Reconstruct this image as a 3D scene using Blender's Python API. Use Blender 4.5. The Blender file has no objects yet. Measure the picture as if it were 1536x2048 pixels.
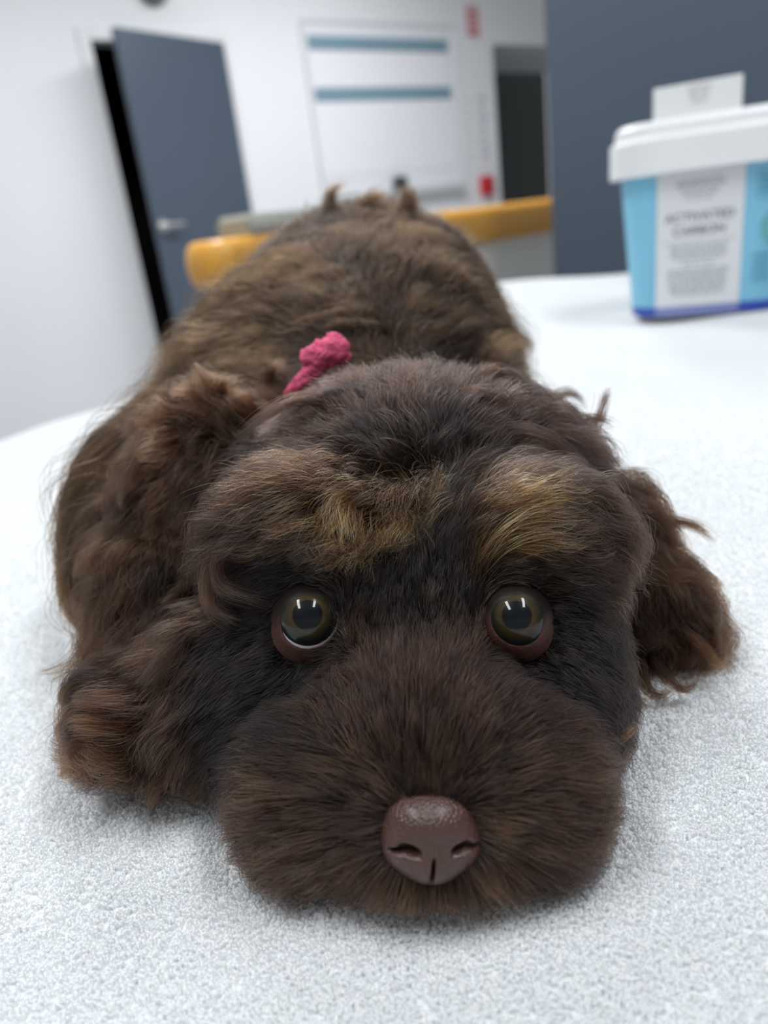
import bpy, bmesh, math, random
import numpy as np
from mathutils import Vector, Matrix, kdtree

# ------------------------------------------------------------------ camera
C = bpy.context.scene.collection
scene = bpy.context.scene
F_PX = 1500.0
PITCH, ROLL, CAM_H = math.radians(21.0), math.radians(7.3), 0.14
R0 = np.array([1.0, 0, 0])
FW = np.array([0, math.cos(PITCH), -math.sin(PITCH)])
U0 = np.array([0, math.sin(PITCH), math.cos(PITCH)])
CX = math.cos(ROLL) * R0 - math.sin(ROLL) * U0
CY = math.sin(ROLL) * R0 + math.cos(ROLL) * U0
CO = np.array([0, 0, CAM_H])


def ray(px, py):
    return FW + (px - 768) / F_PX * CX - (py - 1024) / F_PX * CY


def at(px, py, d):
    return CO + d * ray(px, py)


def on_plane(px, py, p, n):
    k = ray(px, py)
    n = np.array(n, float)
    return CO + k * (np.dot(np.array(p, float) - CO, n) / np.dot(k, n))


cam = bpy.data.cameras.new('camera')
cam_o = bpy.data.objects.new('camera', cam)
C.objects.link(cam_o)
cam_o.matrix_world = Matrix(((CX[0], CY[0], -FW[0], CO[0]), (CX[1], CY[1], -FW[1], CO[1]),
                             (CX[2], CY[2], -FW[2], CO[2]), (0, 0, 0, 1)))
cam.sensor_fit = 'HORIZONTAL'
cam.sensor_width = 36.0
cam.lens = 36.0 * F_PX / 1536
cam.clip_start = 0.01
cam.clip_end = 50
cam.dof.use_dof = True
cam.dof.focus_distance = 0.187
cam.dof.aperture_fstop = 11.5
scene.camera = cam_o

# ------------------------------------------------------------------ light and exposure
world = bpy.data.worlds.new('world')
scene.world = world
world.use_nodes = True
world.node_tree.nodes['Background'].inputs[0].default_value = (0.94, 0.97, 1.0, 1)
world.node_tree.nodes['Background'].inputs[1].default_value = 0.36
vs = scene.view_settings
vs.view_transform = 'Standard'
vs.look = 'None'
vs.gamma = 1.0
vs.exposure = 0.0
vs.use_curve_mapping = False
LAMPS = [(-0.55, 2.3), (0.55, 3.4), (-0.75, 0.1), (0.75, 0.1)]
LAMP_Z = 1.75
LAMP_W = [30, 36, 17, 17]
for (lx, ly), lw in zip(LAMPS, LAMP_W):
    ld = bpy.data.lights.new('ceiling_lamp_light', 'AREA')
    ld.shape = 'RECTANGLE'
    ld.size = 0.26
    ld.size_y = 1.16
    ld.energy = lw
    ld.color = (0.95, 0.98, 1.0)
    lo = bpy.data.objects.new('ceiling_lamp_light', ld)
    lo.location = (lx, ly, LAMP_Z - 0.062)
    C.objects.link(lo)


# ------------------------------------------------------------------ helpers
def mat(name, col, rough=0.6, **kw):
    m = bpy.data.materials.new(name)
    m.use_nodes = True
    b = m.node_tree.nodes['Principled BSDF']
    b.inputs['Base Color'].default_value = (*col, 1)
    b.inputs['Roughness'].default_value = rough
    for k, v in kw.items():
        b.inputs[k].default_value = v
    return m


def noise_mat(name, c1, c2, scale=20, rough=0.6, bump=0.0, detail=4, bscale=None, **kw):
    """principled material whose colour varies softly with an object-space noise, with optional fine relief"""
    m = mat(name, c1, rough, **kw)
    nt = m.node_tree
    b = nt.nodes['Principled BSDF']
    tc = nt.nodes.new('ShaderNodeTexCoord')
    n = nt.nodes.new('ShaderNodeTexNoise')
    n.inputs['Scale'].default_value = scale
    n.inputs['Detail'].default_value = detail
    mx = nt.nodes.new('ShaderNodeMix')
    mx.data_type = 'RGBA'
    mx.inputs[6].default_value = (*c1, 1)
    mx.inputs[7].default_value = (*c2, 1)
    nt.links.new(tc.outputs['Object'], n.inputs['Vector'])
    nt.links.new(n.outputs['Fac'], mx.inputs[0])
    nt.links.new(mx.outputs[2], b.inputs['Base Color'])
    if bump:
        n2 = nt.nodes.new('ShaderNodeTexNoise')
        n2.inputs['Scale'].default_value = bscale or scale * 8
        bp = nt.nodes.new('ShaderNodeBump')
        bp.inputs['Strength'].default_value = bump
        bp.inputs['Distance'].default_value = 0.002
        nt.links.new(tc.outputs['Object'], n2.inputs['Vector'])
        nt.links.new(n2.outputs['Fac'], bp.inputs['Height'])
        nt.links.new(bp.outputs['Normal'], b.inputs['Normal'])
    return m


def tag(o, label=None, cat=None, group=None, kind=None):
    for k, v in (('label', label), ('category', cat), ('group', group), ('kind', kind)):
        if v:
            o[k] = v
    return o


def link(name, me, m=None, parent=None, loc=None):
    o = bpy.data.objects.new(name, me)
    C.objects.link(o)
    if m is not None and not me.materials:
        me.materials.append(m)
    if parent is not None:
        o.parent = parent
    if loc is not None:
        o.location = loc
    return o


def empty(name, loc, rotz=0.0):
    o = bpy.data.objects.new(name, None)
    o.location = loc
    o.rotation_euler = (0, 0, rotz)
    o.empty_display_size = 0.05
    C.objects.link(o)
    return o


def from_bm(name, bm, m, parent=None, loc=None, smooth=False):
    me = bpy.data.meshes.new(name)
    bmesh.ops.recalc_face_normals(bm, faces=bm.faces)
    bm.to_mesh(me)
    bm.free()
    if smooth:
        me.polygons.foreach_set('use_smooth', [True] * len(me.polygons))
    return link(name, me, m, parent, loc)


def box(x0, x1, y0, y1, z0, z1, bev=0.0, seg=2, bm=None):
    bm2 = bmesh.new()
    r = bmesh.ops.create_cube(bm2, size=1)
    for v in bm2.verts:
        v.co = Vector(((x0 + x1) / 2 + v.co.x * (x1 - x0), (y0 + y1) / 2 + v.co.y * (y1 - y0), (z0 + z1) / 2 + v.co.z * (z1 - z0)))
    if bev:
        bmesh.ops.bevel(bm2, geom=bm2.edges[:], offset=bev, segments=seg, profile=0.5, affect='EDGES')
    if bm is None:
        return bm2
    t = bpy.data.meshes.new('t')
    bm2.to_mesh(t)
    bm2.free()
    bm.from_mesh(t)
    bpy.data.meshes.remove(t)
    return bm


def cyl(p, q, r0, r1=None, seg=24, bm=None):
    """capped tapered rod from p to q"""
    r1 = r0 if r1 is None else r1
    bm = bm or bmesh.new()
    p, q = Vector(p), Vector(q)
    d = (q - p).normalized()
    a = d.orthogonal().normalized()
    b = d.cross(a)
    rings = []
    for c, rr in ((p, r0), (q, r1)):
        rings.append([bm.verts.new(c + (a * math.cos(2 * math.pi * i / seg) + b * math.sin(2 * math.pi * i / seg)) * rr) for i in range(seg)])
    for i in range(seg):
        bm.faces.new((rings[0][i], rings[0][(i + 1) % seg], rings[1][(i + 1) % seg], rings[1][i]))
    bm.faces.new(rings[0])
    bm.faces.new(rings[1])
    return bm


def loft(rings, close=True, caps=True, bm=None):
    """skin a list of closed rings of points"""
    bm = bm or bmesh.new()
    vr = [[bm.verts.new(Vector(p)) for p in r] for r in rings]
    n = len(vr[0])
    for a, b in zip(vr[:-1], vr[1:]):
        for i in range(n if close else n - 1):
            j = (i + 1) % n
            bm.faces.new((a[i], a[j], b[j], b[i]))
    if caps:
        bm.faces.new(vr[0])
        bm.faces.new(vr[-1])
    return bm


def text_mesh(name, body, size, m, parent, mw, align='CENTER'):
    cu = bpy.data.curves.new(name, 'FONT')
    cu.body = body
    cu.size = size
    cu.align_x = align
    cu.align_y = 'CENTER'
    cu.extrude = 0.0001
    tmp = bpy.data.objects.new('t', cu)
    C.objects.link(tmp)
    dg = bpy.context.evaluated_depsgraph_get()
    me = bpy.data.meshes.new_from_object(tmp.evaluated_get(dg))
    bpy.data.objects.remove(tmp)
    bpy.data.curves.remove(cu)
    me.materials.clear()
    o = link(name, me, m, parent)
    o.matrix_local = mw
    return o


# ------------------------------------------------------------------ the room
FLOOR_Z, CEIL_Z = -0.90, 1.75
PHI = math.radians(34.0)
DW = np.array([math.cos(PHI), math.sin(PHI), 0])         # along the far wall
NW = np.array([DW[1], -DW[0], 0])                        # out of it, into the room
P0 = np.array([-1.088, 4.07, 0])
WALL_M = Matrix(((DW[0], -NW[0], 0, P0[0]), (DW[1], -NW[1], 0, P0[1]), (0, 0, 1, 0), (0, 0, 0, 1)))   # x along, y into the wall


def wl(px, py, n=0.0):
    """along-wall distance and height of a sighted point on the far wall"""
    w = on_plane(px, py, P0 + NW * n, NW)
    return (w - P0) @ DW, w[2]


white_wall = noise_mat('white_wall_paint', (0.80, 0.81, 0.84), (0.76, 0.77, 0.80), 3, 0.6, 0.05)
slate_wall = noise_mat('slate_wall_paint', (0.068, 0.092, 0.130), (0.061, 0.083, 0.118), 2, 0.5, 0.05)
dark_wall = noise_mat('corridor_paint', (0.055, 0.062, 0.064), (0.05, 0.056, 0.058), 2, 0.6)
black_room = mat('unlit_room_shade', (0.004, 0.005, 0.007), 0.8)
door_paint = noise_mat('door_paint', (0.072, 0.096, 0.132), (0.064, 0.086, 0.120), 3, 0.35)
trim_white = mat('trim_white', (0.74, 0.74, 0.76), 0.4)
metal = mat('brushed_steel', (0.75, 0.74, 0.72), 0.3, Metallic=0.9)
floor_m = noise_mat('grey_vinyl', (0.42, 0.43, 0.44), (0.36, 0.37, 0.38), 12, 0.4)
ceil_m = noise_mat('ceiling_paint', (0.82, 0.83, 0.84), (0.80, 0.81, 0.82), 4, 0.8)


def wall_part(name, bm, m, parent=None, kind='structure'):
    bm.transform(WALL_M)
    o = from_bm(name, bm, m, parent)
    if parent is None and kind:
        o['kind'] = kind
    return o


S_END = wl(985, 100)[0]
DS0, DS1 = wl(180, 85)[0], wl(434, 82)[0]                # door opening
DTOP = 1.078
bm = box(-4.2, DS0, 0, 0.10, FLOOR_Z, CEIL_Z)
box(DS0, DS1, 0, 0.10, DTOP, CEIL_Z, bm=bm)
box(DS1, S_END, 0, 0.10, FLOOR_Z, CEIL_Z, bm=bm)
wall_part('wall_back', bm, white_wall)
bm = box(S_END + 0.001, S_END + 3.2, 0.001, 0.80, wl(990, 88)[1], CEIL_Z - 0.001)
wall_part('trim_1', bm, white_wall)                      # bulkhead over the passage
bm = box(S_END - 0.8, S_END + 3.4, 2.6, 2.7, FLOOR_Z, CEIL_Z)
wall_part('wall_corridor', bm, dark_wall)
bm = box(S_END - 0.1, S_END - 0.001, 0.102, 2.598, FLOOR_Z, CEIL_Z)
wall_part('wall_corridor_side', bm, dark_wall)
# the unlit room behind the open door, its darkness put into the wall colour
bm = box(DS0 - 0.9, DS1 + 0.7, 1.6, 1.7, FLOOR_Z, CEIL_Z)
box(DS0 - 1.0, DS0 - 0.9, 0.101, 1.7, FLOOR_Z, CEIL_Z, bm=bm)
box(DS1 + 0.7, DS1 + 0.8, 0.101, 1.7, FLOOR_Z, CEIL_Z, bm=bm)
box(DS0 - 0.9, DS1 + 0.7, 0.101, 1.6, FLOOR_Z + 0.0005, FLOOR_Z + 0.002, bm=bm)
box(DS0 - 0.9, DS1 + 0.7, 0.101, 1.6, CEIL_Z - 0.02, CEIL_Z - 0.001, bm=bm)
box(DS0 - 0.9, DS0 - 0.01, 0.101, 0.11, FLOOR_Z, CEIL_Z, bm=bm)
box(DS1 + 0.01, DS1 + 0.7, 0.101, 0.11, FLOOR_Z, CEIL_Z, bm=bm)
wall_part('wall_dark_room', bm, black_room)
# slate wall on the right, square to the far wall
RW0 = on_plane(1098, 272, (0, 2.0, 0), (0, 1, 0))
ra = NW.copy()
rm = Matrix(((ra[0], DW[0], 0, RW0[0]), (ra[1], DW[1], 0, RW0[1]), (0, 0, 1, 0), (0, 0, 0, 1)))
bm = box(0, 4.0, 0, 0.10, FLOOR_Z, CEIL_Z)
bm.transform(rm)
from_bm('wall_right', bm, slate_wall)['kind'] = 'structure'
from_bm('floor', box(-5.0, 6.0, -3.0, 9.0, FLOOR_Z - 0.05, FLOOR_Z), floor_m)['kind'] = 'structure'
from_bm('ceiling', box(-5.0, 6.0, -3.0, 9.0, CEIL_Z, CEIL_Z + 0.05), ceil_m)['kind'] = 'structure'
# baseboard along the far wall
wall_part('baseboard_back', box(DS1 + 0.06, S_END, -0.012, 0, FLOOR_Z, FLOOR_Z + 0.08, 0.003, 1), trim_white)

# door: frame, leaf swung a little into the room, lever handle
d1 = empty('door_1', (0, 0, 0))
d1['kind'] = 'structure'
bm = box(DS0 - 0.055, DS0, -0.014, 0.012, FLOOR_Z, DTOP + 0.055, 0.004, 1)
wall_part('frame_post', bm, trim_white, d1)
wall_part('frame_post', box(DS1, DS1 + 0.055, -0.014, 0.012, FLOOR_Z, DTOP + 0.055, 0.004, 1), trim_white, d1)
wall_part('frame_head', box(DS0 + 0.001, DS1 - 0.001, -0.014, 0.012, DTOP, DTOP + 0.055, 0.004, 1), trim_white, d1)
LW = DS1 - DS0 + 0.012
open_a = math.radians(19)
leaf_m = WALL_M @ Matrix.Translation((DS1 - 0.004, -0.02, 0)) @ Matrix.Rotation(open_a, 4, 'Z')
bm = box(-LW, 0, -0.036, 0, FLOOR_Z + 0.01, DTOP - 0.006, 0.003, 1)
bm.transform(leaf_m)
leaf = from_bm('leaf', bm, door_paint, d1)
hz = 0.248
bm = cyl((-LW + 0.034, -0.036, hz), (-LW + 0.034, -0.046, hz), 0.027)
cyl((-LW + 0.034, -0.046, hz), (-LW + 0.034, -0.085, hz), 0.010, bm=bm)
cyl((-LW + 0.030, -0.082, hz), (-LW + 0.128, -0.082, hz), 0.011, 0.009, bm=bm)
bm.transform(leaf_m)
from_bm('handle', bm, metal, leaf)

# round dark fitting high above the door
s, z = wl(303, -22)
bm = cyl((s, 0, z), (s, -0.05, z), 0.075, 0.066, 32)
t = empty('round_fitting', (0, 0, 0))
wall_part('housing', bm, mat('fitting_grey', (0.10, 0.10, 0.11), 0.5), t)
wall_part('lens', cyl((s, -0.050, z), (s, -0.062, z), 0.045, 0.03, 24), mat('fitting_black', (0.02, 0.02, 0.02), 0.2), t)
tag(t, 'dark round wall fitting high above the grey door, cut by the top edge', 'wall fitting')

# whiteboard
wb = empty('whiteboard', (0, 0, 0))
tag(wb, 'large framed whiteboard with two blue-grey strips on the white wall', 'whiteboard')
ws0, ws1, wz0, wz1 = wl(595, 38)[0], wl(906, 40)[0], 0.30, wl(600, 38)[1]
board = noise_mat('board_enamel', (0.78, 0.79, 0.84), (0.76, 0.77, 0.82), 2, 0.25)
alu = mat('board_frame_aluminium', (0.66, 0.67, 0.68), 0.45, Metallic=0.2)
wall_part('panel', box(ws0 + 0.012, ws1 - 0.012, -0.012, -0.002, wz0 + 0.012, wz1 - 0.012), board, wb)
for a, b, c, d in ((ws0, ws0 + 0.02, wz0, wz1), (ws1 - 0.02, ws1, wz0, wz1), (ws0 + 0.02, ws1 - 0.02, wz1 - 0.02, wz1), (ws0 + 0.02, ws1 - 0.02, wz0, wz0 + 0.02)):
    wall_part('frame_rail', box(a, b, -0.018, 0, c, d, 0.003, 1), alu, wb)
wall_part('pen_tray', box(ws0 + 0.25, ws1 - 0.03, -0.075, -0.019, wz0 - 0.012, wz0 - 0.002, 0.003, 1), alu, wb)
strip = noise_mat('blue_grey_strip', (0.20, 0.32, 0.39), (0.17, 0.28, 0.35), 6, 0.5)
for py0, py1 in ((76, 103), (176, 202)):
    z1, z0 = wl(745, py0)[1], wl(745, py1)[1]
    wall_part('header_strip', box(wl(610, 90)[0] + 0.01, wl(892, 90)[0], -0.017, -0.0121, z0, z1, 0.001, 1), strip, wb)
# pale planner sheets held under the strips
sheet = mat('planner_sheet', (0.80, 0.80, 0.84), 0.6)
z0, z1 = wl(745, 174)[1], wl(745, 105)[1]
wall_part('planner_sheet', box(wl(612, 150)[0] + 0.03, wl(890, 150)[0], -0.0145, -0.0121, z0, z1), sheet, wb)
wall_part('planner_sheet', box(wl(630, 300)[0] + 0.01, wl(910, 300)[0], -0.0145, -0.0121, wl(745, 345)[1], wl(745, 205)[1]), sheet, wb)
s, z = wl(790, 362)
er = empty('board_eraser', (0, 0, 0))
tag(er, 'small dark board eraser standing on the pen tray of the whiteboard', 'eraser')
wall_part('felt', box(s - 0.045, s + 0.045, -0.070, -0.055, wz0 + 0.0, wz0 + 0.085, 0.004), mat('eraser_felt', (0.03, 0.035, 0.04), 0.9), er)
wall_part('grip', box(s - 0.045, s + 0.045, -0.054, -0.030, wz0 + 0.0, wz0 + 0.085, 0.008), mat('eraser_grip', (0.12, 0.15, 0.18), 0.4), er)

# things on the wall between the board and the passage
paper = mat('paper', (0.80, 0.80, 0.82), 0.7)
grey_ink = mat('grey_print', (0.42, 0.42, 0.50), 0.7)


def notice(name, px0, px1, py0, py1, label, cat, m, bars, ink):
    t = empty(name, (0, 0, 0))
    tag(t, label, cat)
    s0, s1 = wl(px0, (py0 + py1) / 2)[0], wl(px1, (py0 + py1) / 2)[0]
    z1, z0 = wl((px0 + px1) / 2, py0)[1], wl((px0 + px1) / 2, py1)[1]
    wall_part('sheet', box(s0, s1, -0.003, 0, z0, z1), m, t)
    if bars:
        b = bmesh.new()
        n = bars
        for i in range(n):
            zz = z1 - (i + 0.8) / (n + 0.6) * (z1 - z0)
            w = (s1 - s0) * random.Random(i).uniform(0.5, 0.8)
            box(s0 + 0.1 * (s1 - s0), s0 + 0.1 * (s1 - s0) + w, -0.0036, -0.0031, zz, zz + 0.42 * (z1 - z0) / n, bm=b)
        wall_part('printed_line', b, ink, t)['kind'] = 'stuff'
    return t


pink = mat('faded_red_print', (0.56, 0.20, 0.23), 0.6)
notice('red_sign', 933, 957, 12, 74, 'narrow faded red sign high on the wall right of the whiteboard', 'sign', pink, 4, mat('sign_white', (0.66, 0.50, 0.52), 0.6))
notice('notice_sheet', 932, 950, 192, 335, 'pale printed notice sheet beside the whiteboard edge, nearer of the two sheets', 'notice', paper, 9, mat('faint_print', (0.60, 0.60, 0.67), 0.7))
notice('notice_sheet', 954, 979, 186, 330, 'printed notice with lilac-grey lines at the outer edge of the white wall', 'notice', paper, 7, mat('lilac_print', (0.50, 0.49, 0.58), 0.7))
s, z = wl(969, 370)
t = empty('alarm_button', (0, 0, 0))
tag(t, 'bright red alarm call point on the wall above the orange counter', 'alarm')
wall_part('housing', box(s - 0.05, s + 0.05, -0.05, 0, z - 0.065, z + 0.055, 0.012), mat('alarm_red', (0.56, 0.02, 0.03), 0.4), t)
wall_part('button', cyl((s, -0.050, z), (s, -0.062, z), 0.024, 0.020), mat('alarm_dark_red', (0.36, 0.012, 0.02), 0.4), t)

# counter with a thick orange rounded edge
PL = on_plane(357, 500, (0, 1.75, 0), (0, 1, 0)) + np.array([0.07, 0.02, 0])
PR = on_plane(1105, 390, (0, 2.72, 0), (0, 1, 0))
cd = np.array([PR[0] - PL[0], PR[1] - PL[1], 0])
clen = np.linalg.norm(cd)
cd /= clen
cn = np.array([cd[1], -cd[0], 0])
CM = Matrix(((cd[0], -cn[0], 0, PL[0]), (cd[1], -cn[1], 0, PL[1]), (0, 0, 1, 0), (0, 0, 0, 1)))
ct = empty('counter', (PL[0], PL[1], FLOOR_Z))
ct_inv = Matrix.Translation((-PL[0], -PL[1], -FLOOR_Z))
tag(ct, 'pale counter with a thick orange rounded edge behind the puppy', 'counter')
orange = noise_mat('orange_laminate', (0.80, 0.40, 0.060), (0.74, 0.35, 0.050), 6, 0.35)
CT, CB = 0.148, 0.040
rad = (CT - CB) / 2


def plan(o, r):
    """rounded plan outline of the worktop, inset by o"""
    pts = []
    L, W = clen + 1.2, 0.17
    for (cx_, cy_, a0) in ((r, r, math.pi), (L - r, r, 1.5 * math.pi), (L - r, W - r, 0), (r, W - r, 0.5 * math.pi)):
        for i in range(7):
            a = a0 + i / 6 * math.pi / 2
            pts.append((cx_ + (r - o) * math.cos(a), cy_ + (r - o) * math.sin(a)))
    return pts


rings = []
for i in range(13):
    a = -math.pi / 2 + math.pi * i / 12
    o = 0.035 * (1 - abs(math.cos(a)) ** 0.7)
    rings.append([(x, y, (CT + CB) / 2 + rad * math.sin(a)) for x, y in plan(o, 0.070)])
bm = loft(rings)
bm.transform(ct_inv @ CM)
from_bm('worktop', bm, orange, ct, smooth=False)
bm = box(0.16, clen + 1.1, 0.04, 0.14, 0, CB - FLOOR_Z - 0.0005)
bm.transform(ct_inv @ CM @ Matrix.Translation((0, 0, FLOOR_Z)))
from_bm('front_panel', bm, noise_mat('pale_grey_laminate', (0.80, 0.80, 0.77), (0.75, 0.75, 0.72), 5, 0.4), ct)
# letter tray with papers on the counter
tr = empty('letter_tray', (0, 0, 0))
tag(tr, 'pale letter tray with papers on the orange counter above the puppy\'s back', 'tray')
tx = float((on_plane(424, 450, PL + cn * -0.02, cn) - PL) @ cd)
tray_m = mat('tray_plastic_shaded', (0.36, 0.36, 0.31), 0.5)  # olive tone carries the shadow below the papers
TM = CM @ Matrix.Translation((tx + 0.10, 0.0, CT))
for nm, bx, m_ in (('tray_base', box(0, 0.34, 0.02, 0.15, 0.0005, 0.02, 0.004), tray_m), ('tray_wall', box(0, 0.006, 0.02, 0.15, 0.0205, 0.034), tray_m), ('tray_wall', box(0.334, 0.34, 0.02, 0.15, 0.0205, 0.034), tray_m),
                   ('paper_stack', box(0.008, 0.332, 0.024, 0.146, 0.0205, 0.046, 0.001, 1), mat('paper_cream', (0.66, 0.67, 0.60), 0.8))):
    bx.transform(TM)
    from_bm(nm, bx, m_, tr)

# ceiling lamps (above the picture; they light it and show in the eyes)
glow = bpy.data.materials.new('lamp_diffuser')
glow.use_nodes = True
glow.node_tree.nodes.clear()
e_ = glow.node_tree.nodes.new('ShaderNodeEmission')
e_.inputs[0].default_value = (0.95, 0.98, 1.0, 1)
e_.inputs[1].default_value = 6.0
o_ = glow.node_tree.nodes.new('ShaderNodeOutputMaterial')
glow.node_tree.links.new(e_.outputs[0], o_.inputs[0])
LAMP_WHERE = ['over the corner left of the table', 'over the far end near the passage', 'overhead on the grey door side of the puppy', 'overhead on the slate wall side of the puppy']
for i, (lx, ly) in enumerate(LAMPS):
    t = empty('ceiling_lamp', (lx, ly, CEIL_Z))
    tag(t, 'long white ceiling lamp panel ' + LAMP_WHERE[i], 'lamp', 'ceiling lamps')
    from_bm('lamp_frame', box(-0.15, 0.15, -0.6, 0.6, -0.055, 0, 0.004, 1), trim_white, t)
    from_bm('diffuser', box(-0.13, 0.13, -0.58, 0.58, -0.0605, -0.0555), glow, t)

# ------------------------------------------------------------------ treatment table and towel
TA = np.array([-0.54, -0.842, 0])
TA /= np.linalg.norm(TA)
TB = np.array([-TA[1], TA[0], 0])
TK = np.array([0.245, 1.59, 0])
TMAT = Matrix(((TA[0], TB[0], 0, TK[0]), (TA[1], TB[1], 0, TK[1]), (0, 0, 1, 0), (0, 0, 0, 1)))
TLEN, TWID = 2.0, 1.0
tt = empty('treatment_table', (TK[0], TK[1], FLOOR_Z))
tag(tt, 'treatment table covered by the white towel the puppy lies on', 'table')
ti = Matrix.Translation((-TK[0], -TK[1], -FLOOR_Z))
steel = mat('table_steel', (0.6, 0.6, 0.6), 0.35, Metallic=0.8)
bm = box(0, TLEN, 0, TWID, -0.045, -0.009, 0.006)
bm.transform(ti @ TMAT)
from_bm('tabletop', bm, mat('table_laminate', (0.66, 0.67, 0.68), 0.4), tt)
for lx in (0.08, TLEN - 0.08):
    for ly in (0.08, TWID - 0.08):
        bm = box(lx - 0.025, lx + 0.025, ly - 0.025, ly + 0.025, FLOOR_Z, -0.0455, 0.003, 1)
        bm.transform(ti @ TMAT)
        from_bm('leg', bm, steel, tt)

towel_m = noise_mat('white_terry', (0.72, 0.735, 0.745), (0.68, 0.695, 0.705), 60, 0.95)
nt = towel_m.node_tree
b = nt.nodes['Principled BSDF']
tc = nt.nodes.new('ShaderNodeTexCoord')
vo = nt.nodes.new('ShaderNodeTexVoronoi')
vo.inputs['Scale'].default_value = 420
bp = nt.nodes.new('ShaderNodeBump')
bp.inputs['Strength'].default_value = 0.5
bp.inputs['Distance'].default_value = 0.0015
nt.links.new(tc.outputs['Object'], vo.inputs['Vector'])
nt.links.new(vo.outputs['Distance'], bp.inputs['Height'])
nt.links.new(bp.outputs['Normal'], b.inputs['Normal'])
b.inputs['Sheen Weight'].default_value = 0.3


def towel_z(x, y):
    """gentle rumples of the cloth, dying out under the puppy"""
    w = 0.0011 * np.sin(9 * x + 3 * y) + 0.0009 * np.sin(23 * y - 11 * x + 1) + 0.0006 * np.sin(47 * x + 31 * y)
    far = np.clip((np.hypot(x, y - 0.3) - 0.25) / 0.4, 0, 1)
    return w * (0.35 + 1.6 * far) - 0.0012


R_E = 0.035


def wrap(u):
    """fold a distance past the table edge down over a rounded edge; returns (inward, drop)"""
    s_ = np.minimum(u, 0)
    a = np.clip(-s_ / R_E, 0, math.pi / 2)
    down = R_E * (1 - np.cos(a)) + np.maximum(-s_ - R_E * math.pi / 2, 0)
    return np.where(u >= 0, u, -R_E * np.sin(a)), down


na, nb = 300, 170
ua = np.linspace(-0.22, TLEN, na)
ub = np.linspace(-0.22, TWID, nb)
A_, B_ = np.meshgrid(ua, ub, indexing='ij')
ia, da = wrap(A_ - 0.012)
ib, db = wrap(B_ - 0.012)
xy = TK[None, None, :2] + (ia + 0.012)[..., None] * TA[:2] + (ib + 0.012)[..., None] * TB[:2]
zz = towel_z(xy[..., 0], xy[..., 1]) - np.maximum(da, db) - 0.25 * np.minimum(da, db)
tv = np.concatenate([xy, zz[..., None]], 2).reshape(-1, 3)
fi = np.arange(na * nb).reshape(na, nb)
faces = np.stack([fi[:-1, :-1], fi[1:, :-1], fi[1:, 1:], fi[:-1, 1:]], -1).reshape(-1, 4)
me = bpy.data.meshes.new('towel')
me.from_pydata(tv.tolist(), [], faces.tolist())
me.polygons.foreach_set('use_smooth', [True] * len(me.polygons))
towel = link('towel', me, towel_m)
md = towel.modifiers.new('thick', 'SOLIDIFY')
md.thickness = 0.004
md.offset = -1 if me.polygons[0].normal.z > 0 else 1
tag(towel, 'white terry towel spread over the treatment table under the puppy', 'towel')

# ------------------------------------------------------------------ tub, with carton on its lid
tub = empty('plastic_tub', (0.408, 0.900, 0.0015), math.radians(-20))
tag(tub, 'white lidded plastic tub with a sky blue label on the towel', 'tub')
tub_white = noise_mat('tub_plastic', (0.80, 0.81, 0.82), (0.77, 0.78, 0.79), 8, 0.35)
sky = noise_mat('label_sky_blue', (0.22, 0.54, 0.73), (0.19, 0.50, 0.70), 9, 0.4)
lab_white = mat('label_white', (0.72, 0.73, 0.75), 0.45)
navy = mat('label_navy', (0.018, 0.060, 0.42), 0.4)
lilac = mat('label_lilac', (0.19, 0.23, 0.50), 0.4)
TUB_H = 0.192


def rrect(hx, hy, r, z, n=10):
    pts = []
    for cx_, cy_, a0 in ((-hx + r, -hy + r, math.pi), (hx - r, -hy + r, 1.5 * math.pi), (hx - r, hy - r, 0), (-hx + r, hy - r, 0.5 * math.pi)):
        for i in range(n):
            a = a0 + i / (n - 1) * math.pi / 2
            pts.append((cx_ + r * math.cos(a), cy_ + r * math.sin(a), z))
    return pts


def tub_ring(z, off=0.0):
    t = z / TUB_H
    return rrect(0.080 + 0.016 * t + off, 0.066 + 0.014 * t + off, 0.040 + 0.004 * t + off, z)


from_bm('tub_body', loft([rrect(0.074, 0.060, 0.036, 0.0)] + [tub_ring(z) for z in (0.005, 0.06, 0.12, TUB_H)]), tub_white, tub, smooth=False)


def band(name, z0, z1, i0, i1, off, m, parent, trim=None):
    """label strip on the tub wall following ring points i0..i1"""
    bm = bmesh.new()
    rows = []
    for z in np.linspace(z0, z1, 6):
        rg = tub_ring(z, off)
        rg = [Vector(rg[i % 40]) for i in range(i0, i1 + 1)]
        if trim:                                   # flat front: cut to x range
            rg = [Vector((trim[0], rg[0].y, z)), Vector((trim[1], rg[0].y, z))]
        rows.append([bm.verts.new(p) for p in rg])
    for a, b_ in zip(rows[:-1], rows[1:]):
        for i in range(len(a) - 1):
            bm.faces.new((a[i], a[i + 1], b_[i + 1], b_[i]))
    o = from_bm(name, bm, m, parent)
    s = o.modifiers.new('t', 'SOLIDIFY')
    s.thickness = 0.0003
    s.offset = 0
    return o


lb = band('label', 0.012, 0.150, 0, 39, 0.0006, sky, tub)
band('base_band', 0.002, 0.0118, 0, 39, 0.0006, navy, tub)
PX0, PX1 = -0.056, 0.029
band('label_panel', 0.012, 0.1495, 9, 10, 0.0012, lab_white, tub, (PX0, PX1))
band('base_panel', 0.002, 0.0116, 9, 10, 0.0012, lilac, tub, (PX0, PX1))


def on_front(x, z, off):
    t = z / TUB_H
    y = -(0.066 + 0.014 * t + off)
    tilt = math.atan2(0.014, TUB_H)
    return Matrix.Translation((x, y, z)) @ Matrix.Rotation(math.pi / 2 + tilt, 4, 'X')


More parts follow.
